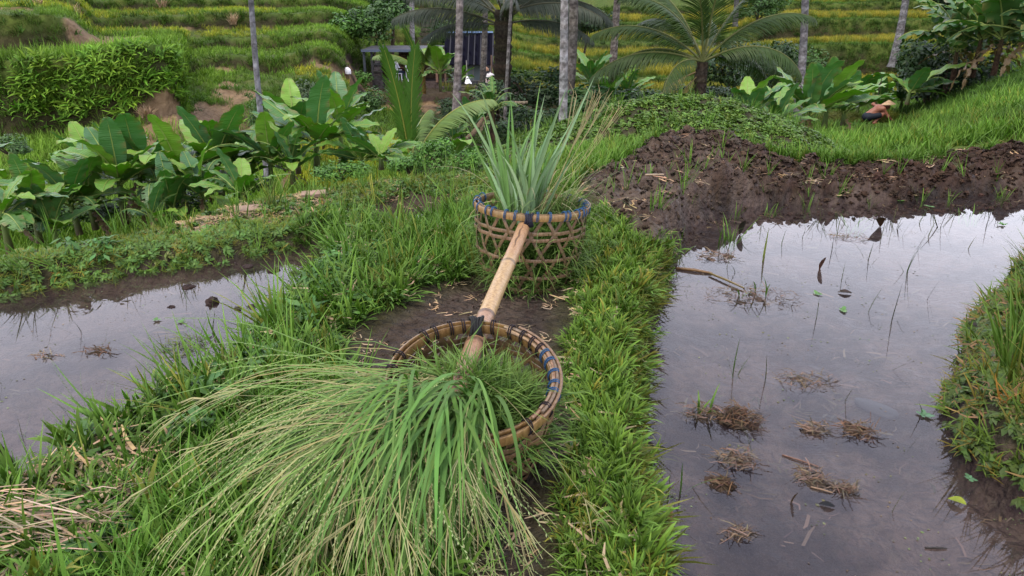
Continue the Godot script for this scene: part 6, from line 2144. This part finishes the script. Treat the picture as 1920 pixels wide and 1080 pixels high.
		for q in 170:
			var a := r(0, TAU)
			var el := r(0.1, 1.5)
			var d := Vector3(cos(a) * cos(el), sin(el) * 0.75, sin(a) * cos(el))
			xf.append(Transform3D(frame_to(d + Vector3(0.3, -0.1, 0), r(0, TAU)), d * e[3] * 0.95))
			cc.append(vary(Color.WHITE, 0.25))
		scatter("cut_grass", tm, xf, cc, "", o)

# ---------------------------------------------------------------- huts
func boxed(called: String, parent: Node, center: Vector3, size: Vector3, cc: Color, m: Material, b := Basis.IDENTITY) -> MeshInstance3D:
	var g := Geo.new()
	g.box(Vector3.ZERO, size, cc, Basis.IDENTITY)
	var o := put(called, g.mesh(m), parent)
	o.transform = Transform3D(b, center)
	return o

func huts() -> void:
	rng.seed = 120
	var fl := spot(878, 160, 42.0)
	# tiled hut
	var t := thing("tiled_hut", "small grey hut with a dark tiled roof and blue ridge behind palms", "hut", fl)
	var grey := col(0.17, 0.165, 0.165)
	boxed("plinth", t, Vector3(0.0, -0.42, -0.9), Vector3(3.3, 0.84, 4.2), col(0.09, 0.075, 0.068), M.plaster)
	boxed("wall", t, Vector3(0.15, 0.95, -0.62), Vector3(2.3, 1.9, 0.1), grey, M.plaster)
	boxed("wall", t, Vector3(1.25, 0.95, -1.6), Vector3(0.1, 1.9, 1.85), grey, M.plaster)
	boxed("wall", t, Vector3(-0.95, 0.95, -1.6), Vector3(0.1, 1.9, 1.85), grey, M.plaster)
	boxed("wall", t, Vector3(0.15, 0.95, -2.58), Vector3(2.3, 1.9, 0.1), grey, M.plaster)
	var wf := boxed("window", t, Vector3(0.28, 0.85, -0.553), Vector3(0.95, 1.3, 0.03), col(0.2, 0.19, 0.18), M.plain)
	boxed("pane", wf, Vector3(-0.22, 0, 0.02), Vector3(0.36, 1.18, 0.012), col(0.16, 0.19, 0.19), M.tile)
	boxed("pane", wf, Vector3(0.22, 0, 0.02), Vector3(0.36, 1.18, 0.012), col(0.13, 0.16, 0.16), M.tile)
	boxed("door", t, Vector3(-0.5, 0.88, -0.553), Vector3(0.62, 1.72, 0.03), col(0.03, 0.028, 0.027), M.plain)
	for x in [-1.3, 1.4]:
		boxed("post", t, Vector3(x, 0.85, 0.35), Vector3(0.1, 1.7, 0.1), col(0.1, 0.06, 0.04), M.plain)
	# roof: rows of single tiles on a slope towards the viewer, and a plain back slope
	var slope := Basis(Vector3.RIGHT, 0.72)
	var tg := []
	for k in 3:
		var g := Geo.new()
		for i in 5:
			var x0 := -0.18 + 0.072 * i
			var y0 := 0.022 * sin(i * PI / 2.0)
			for q in 2:
				g.p(Vector3(x0, y0 + 0.02 * q, -0.19 + 0.38 * q), vary(col(0.005, 0.005, 0.009), 0.3))
		for i in 4:
			g.quad(i * 2, i * 2 + 2, i * 2 + 3, i * 2 + 1)
		tg.append(g.mesh(M.tile))
	var ridge := Vector3(0.05, 2.88, -1.6)
	var rf := boxed("roof", t, ridge + slope * Vector3(0, -0.03, 1.28), Vector3(2.9, 0.05, 2.6), col(0.014, 0.014, 0.02), M.plain, slope)
	for j in 8:
		for i in 8:
			var o := put("tile", tg[rng.randi() % 3], rf)
			o.position = Vector3(-1.26 + 0.36 * i, 0.05, -1.12 + 0.32 * j)
			o.rotation = Vector3(0.07 + r(-0.01, 0.02), r(-0.02, 0.02), 0)
	boxed("roof", t, ridge + Basis(Vector3.RIGHT, -0.72) * Vector3(0, -0.03, -1.0), Vector3(2.9, 0.05, 2.0), col(0.014, 0.014, 0.02), M.plain, Basis(Vector3.RIGHT, -0.72))
	boxed("ridge_cap", t, ridge + Vector3(0, 0.06, 0.02), Vector3(2.8, 0.1, 0.2), col(0.13, 0.2, 0.34), M.plain)
	for k in 4:
		boxed("step", t, Vector3(0.3, -0.17 - 0.19 * k, 1.32 + 0.3 * k), Vector3(1.2, 0.17, 0.3), col(0.11, 0.1, 0.092), M.plaster)
	# open shelter
	var so := spot(762, 152, 42.5)
	t = thing("open_shelter", "open shelter with a thin flat dark roof on slim posts", "shelter", so)
	boxed("floor", t, Vector3(0.1, -0.3, -1.0), Vector3(4.4, 0.6, 3.2), col(0.1, 0.075, 0.068), M.plaster)
	boxed("roof", t, Vector3(-0.15, 1.82, -0.9), Vector3(4.5, 0.07, 3.4), col(0.03, 0.03, 0.035), M.plain, Basis(Vector3.RIGHT, 0.05))
	boxed("fascia", t, Vector3(-0.15, 1.74, 0.84), Vector3(4.5, 0.14, 0.05), col(0.06, 0.075, 0.11), M.plain)
	boxed("back_wall", t, Vector3(0.7, 0.9, -2.45), Vector3(2.9, 1.8, 0.1), col(0.17, 0.115, 0.08), M.plaster)
	for e in [[-2.3, col(0.04, 0.05, 0.06)], [-1.85, col(0.03, 0.03, 0.035)], [-0.85, col(0.2, 0.11, 0.075)], [1.9, col(0.16, 0.09, 0.06)]]:
		boxed("post", t, Vector3(e[0], 0.86, 0.6), Vector3(0.13, 1.76, 0.13), e[1], M.plain)
	var tb := thing("table", "dark wooden table standing in the open shelter", "table", so + Vector3(0.15, 0, -0.8))
	boxed("tabletop", tb, Vector3(0, 0.72, 0), Vector3(1.3, 0.05, 0.7), col(0.1, 0.045, 0.025), M.plain)
	for x in [-0.58, 0.58]:
		for z in [-0.28, 0.28]:
			boxed("leg", tb, Vector3(x, 0.35, z), Vector3(0.06, 0.69, 0.06), col(0.07, 0.03, 0.02), M.plain)
	boxed("crate", null, so + Vector3(0.05, 0.88, -0.8), Vector3(0.34, 0.26, 0.3), col(0.3, 0.12, 0.04), M.plain)
	tag(get_node("crate"), "orange-brown box standing on the shelter's table", "box")
	for e in [["white plastic chair on the shelter's floor before the small palm", Vector3(0.28, 0, 0.15), 0.4], ["white plastic chair under the person in the shelter", Vector3(-0.55, 0, -0.1), 2.2]]:
		var ch := thing("plastic_chair", e[0], "chair", so + e[1], e[2], "white plastic chairs in the shelter")
		var white := col(0.72, 0.73, 0.76)
		boxed("seat", ch, Vector3(0, 0.43, 0), Vector3(0.46, 0.035, 0.44), white, M.plain)
		for x in [-0.2, 0.2]:
			boxed("leg", ch, Vector3(x, 0.21, 0.19), Vector3(0.05, 0.42, 0.05), white, M.plain)
			boxed("leg", ch, Vector3(x, 0.21, -0.19), Vector3(0.05, 0.42, 0.05), white, M.plain)
			boxed("armrest", ch, Vector3(x * 1.12, 0.64, 0), Vector3(0.05, 0.03, 0.42), white, M.plain)
			boxed("back_post", ch, Vector3(x, 0.65, -0.21), Vector3(0.05, 0.42, 0.04), white, M.plain)
		for k in 3:
			boxed("back_slat", ch, Vector3(-0.1 + 0.1 * k, 0.64, -0.215), Vector3(0.04, 0.36, 0.02), white, M.plain)
		boxed("back_rail", ch, Vector3(0, 0.86, -0.215), Vector3(0.46, 0.06, 0.04), white, M.plain)
	# someone sitting at the table
	var pp := thing("person", "person in a white top and dark blue trousers sitting at the shelter's table", "person", so + Vector3(-0.55, 0, -0.1), 2.2)
	var hip := Vector3(0, 0.53, -0.05)
	var bones := [[hip, Vector3(0, 0.8, -0.08), 0.13, 0.13], [Vector3(0, 0.8, -0.08), Vector3(0, 1.02, -0.06), 0.14, 0.12], [Vector3(-0.17, 1.04, -0.06), Vector3(0.17, 1.04, -0.06), 0.06, 0.06], [Vector3(0, 1.05, -0.06), Vector3(0, 1.17, -0.03), 0.055, 0.05], [Vector3(0, 1.25, -0.01), Vector3(0, 1.3, -0.03), 0.088, 0.09], [Vector3(0, 1.2, 0.03), Vector3(0, 1.19, 0.05), 0.055, 0.04]]
	for s in [-1.0, 1.0]:
		bones.append_array([[Vector3(0.2 * s, 1.03, -0.06), Vector3(0.25 * s, 0.78, 0.02), 0.052, 0.042], [Vector3(0.25 * s, 0.78, 0.02), Vector3(0.15 * s, 0.77, 0.26), 0.04, 0.028], [Vector3(0.15 * s, 0.77, 0.28), Vector3(0.13 * s, 0.765, 0.36), 0.03, 0.02], [Vector3(0.09 * s, 0.53, -0.03), Vector3(0.11 * s, 0.5, 0.38), 0.085, 0.06], [Vector3(0.11 * s, 0.5, 0.38), Vector3(0.11 * s, 0.08, 0.4), 0.058, 0.04], [Vector3(0.11 * s, 0.04, 0.38), Vector3(0.12 * s, 0.03, 0.55), 0.04, 0.03]])
	var g := Geo.new()
	skin(g, bones, 0.03, 0.04, func(p: Vector3): return col(0.015, 0.013, 0.012) if p.y > 1.29 or (p.y > 1.15 and p.z < -0.06) else (col(0.7, 0.7, 0.74) if p.y > 0.6 and p.y < 1.12 and absf(p.x) < 0.3 and p.z < 0.12 else (col(0.03, 0.04, 0.07) if p.y < 0.62 and p.y > 0.1 else col(0.22, 0.1, 0.06))))
	put("body", g.mesh(M.skin), pp)
	# carved stone pillar left of the shelter
	t = thing("stone_pillar", "dark stepped stone pillar at the shelter's left corner", "stone pillar", spot(710, 152, 41.0))
	var y := -0.4
	for e in [[0.62, 0.5], [0.5, 0.22], [0.42, 0.16], [0.52, 0.1], [0.36, 0.3], [0.46, 0.1], [0.28, 0.22], [0.16, 0.16]]:
		boxed("stone", t, Vector3(0, y + e[1] * 0.5, 0), Vector3(e[0], e[1] - 0.012, e[0]), vary(col(0.06, 0.058, 0.058), 0.25), M.plaster)
		y += e[1]
	# white things
	var wp := spot(652, 140, 36.0)
	var cols := col(0.75, 0.74, 0.76)
	t = thing("white_sack", "white sack tied on a short stake in the grass left of the shelter", "sack", wp)
	var lg := lump(0.19, 1.3, 0.15, cols, 8)
	var o := put("sack", lg.mesh(M.cord), t)
	o.position = Vector3(0, 0.12, 0)
	g = Geo.new()
	g.tube([Vector3(0, -0.75, 0), Vector3(0.01, 0.14, 0)], [0.03, 0.025], 7, [col(0.16, 0.12, 0.06)])
	put("stake", g.mesh(M.bark), t)
	t = thing("white_sack", "white cone-shaped sheet hanging under a rod by the tiled hut's steps", "sheet", spot(876, 157, 40.0))
	g = Geo.new()
	for j in 6:
		for i in 13:
			var a := TAU * i / 12.0
			var rad := 0.03 + 0.17 * (j / 5.0) * (1.0 + 0.15 * sin(i * 3.0))
			g.p(Vector3(cos(a) * rad + 0.06 * j / 5.0, 0.42 - 0.4 * j / 5.0 - 0.03 * sin(i * 2.0), sin(a) * rad), cols)
	for j in 5:
		for i in 12:
			g.quad(j * 13 + i, j * 13 + i + 1, j * 13 + i + 14, j * 13 + i + 13)
	put("cloth", g.mesh(M.cord), t)
	g = Geo.new()
	g.tube([Vector3(0, 0.4, 0), Vector3(-0.02, 1.25, 0)], [0.02, 0.02], 6, [col(0.35, 0.33, 0.3)])
	put("rod", g.mesh(M.plain), t)
	var k := 0
	for e in [["topmost pale sack heaped at the tiled hut's right corner", 919, 138, 0.26, col(0.62, 0.58, 0.58)], ["pale pinkish sack leaning low at the tiled hut's right corner", 914, 150, 0.3, col(0.42, 0.32, 0.3)], ["whitish sack at the outer end of the heap by the tiled hut", 925, 146, 0.24, col(0.5, 0.46, 0.45)], ["brown bundle hanging at the tiled hut's corner post", 911, 125, 0.2, col(0.3, 0.17, 0.11)]]:
		lg = lump(e[3], 0.9, 0.4, e[4], 30 + k)
		o = put("sack", lg.mesh(M.cord), null)
		o.position = spot(e[1], e[2] + 6, 40.5)
		tag(o, e[0], "sack")
		k += 1
	# stone steps going up behind the shelter
	t = thing("stone_stairs", "narrow stone stairs climbing the slope behind the shelter", "stairs", spot(789, 112, 49.5))
	for s in 9:
		boxed("step", t, Vector3(0.05 * s, 0.12 + 0.3 * s, -0.35 * s), Vector3(0.9, 0.24, 0.4), vary(col(0.12, 0.11, 0.075), 0.15), M.plaster)
	# low log and a pipe in the gully
	var lp := spot(955, 192, 24.0)
	g = Geo.new()
	g.tube([Vector3(0, 0, 0), Vector3(0.35, -0.02, 0.05), Vector3(0.62, 0.0, 0.0)], [0.05, 0.06, 0.05], 8, [col(0.3, 0.24, 0.16)])
	o = put("log", g.mesh(M.bark), null)
	o.position = lp
	tag(o, "short pale log lying at the thin pale palm's foot", "log")
	g = Geo.new()
	g.tube([spot(870, 265, 14.0), spot(888, 250, 14.5), spot(906, 222, 15.0)], [0.05, 0.055, 0.04], 8, [col(0.14, 0.1, 0.06)])
	o = put("log", g.mesh(M.bark), null)
	tag(o, "leaning bare stem in the gully beside the hanging dry leaves", "log")
	# straw bundles on the terraces
	k = 0
	for e in [["pale straw bundle standing on the terrace above the fern-grown face", 142, 26, 31.0, 0.55], ["small straw bundle at the upper left terrace's edge", 75, 8, 29.0, 0.4], ["straw bundle left of the slim trunk's crown on the far bank", 395, 40, 41.3, 0.5], ["leaning straw bundle near the slim trunk on the far bank", 437, 40, 41.6, 0.6], ["straw bundle at the frame's top above the terraces", 305, 8, 47.5, 0.6], ["dry stalk bundle at the fern-grown face's foot", 275, 215, 17.3, 0.32]]:
		g = Geo.new()
		for q in 60:
			g.blade(Vector3(r(-0.15, 0.15), 0, r(-0.1, 0.1)) * e[4] * 2.0, r(0, TAU), e[4] * r(0.8, 1.5), 0.035, r(0.2, 0.9), r(0.2, 1.0), vary(col(0.25, 0.17, 0.1), 0.25), vary(col(0.34, 0.24, 0.15), 0.2), 3)
		o = put("straw_bundle", g.mesh(M.straw), null)
		o.position = spot(e[1], e[2] + 6, e[3])
		tag(o, e[0], "straw bundle")
		k += 1

# ---------------------------------------------------------------- everything
func _ready() -> void:
	rng.seed = 7
	var cam := Camera3D.new()
	cam.name = "camera"
	cam.position = Vector3(0, EYE, 0)
	cam.rotation_degrees = Vector3(-PITCH, 0, 0)
	cam.fov = rad_to_deg(2.0 * atan(540.0 / FOCAL))
	cam.near = 0.05
	cam.far = 400.0
	add_child(cam)
	var env := Environment.new()
	env.background_mode = Environment.BG_SKY
	env.tonemap_mode = Environment.TONE_MAPPER_LINEAR
	env.tonemap_exposure = 2.4
	var sky := Sky.new()
	var sm := ProceduralSkyMaterial.new()
	sm.sky_top_color = Color(0.65, 0.665, 0.765)
	sm.sky_horizon_color = Color(1.22, 1.225, 1.27)
	sm.sky_curve = 0.2
	sm.ground_bottom_color = Color(0.2, 0.22, 0.14)
	sm.ground_horizon_color = Color(0.45, 0.48, 0.4)
	sm.sky_cover = noise_tex(512, 0.006, [[0.0, Color(0, 0, 0, 1)], [0.4, Color(0.12, 0.12, 0.14, 1)], [1.0, Color(0.5, 0.5, 0.52, 1)]], 31)
	sm.sky_cover_modulate = Color(1, 1, 1, 0.6)
	sky.sky_material = sm
	env.sky = sky
	env.background_energy_multiplier = 1.3
	env.sdfgi_enabled = true
	env.ssao_enabled = true
	env.ssil_enabled = true
	var we := WorldEnvironment.new()
	we.name = "environment"
	we.environment = env
	add_child(we)
	var sun := DirectionalLight3D.new()
	sun.name = "sun"
	sun.light_energy = 0.5
	sun.light_angular_distance = 20.0
	sun.light_color = Color(1.0, 0.97, 0.92)
	sun.rotation_degrees = Vector3(-62, -35, 0)
	sun.shadow_enabled = true
	add_child(sun)

	nz.seed = 3
	nz.frequency = 0.01
	nz.fractal_octaves = 3
	nz2.seed = 8
	nz2.frequency = 0.01
	nz2.fractal_octaves = 3
	cell_noise.seed = 5
	cell_noise.noise_type = FastNoiseLite.TYPE_CELLULAR
	cell_noise.frequency = 0.02
	cell_noise.fractal_octaves = 1
	make_materials()
	make_fields()
	var t0 := Time.get_ticks_msec()
	build_near_ground()
	make_hill()
	build_hill()
	print("ground ", Time.get_ticks_msec() - t0)
	rng.seed = 40
	near_grass()
	print("grass ", Time.get_ticks_msec() - t0)
	rng.seed = 41
	hill_grass()
	print("hill grass ", Time.get_ticks_msec() - t0)
	plants()
	huts()
	print("plants ", Time.get_ticks_msec() - t0)
	carrying_things()
	cut_grass()
	small_things()
	farmer()
	print("all ", Time.get_ticks_msec() - t0)
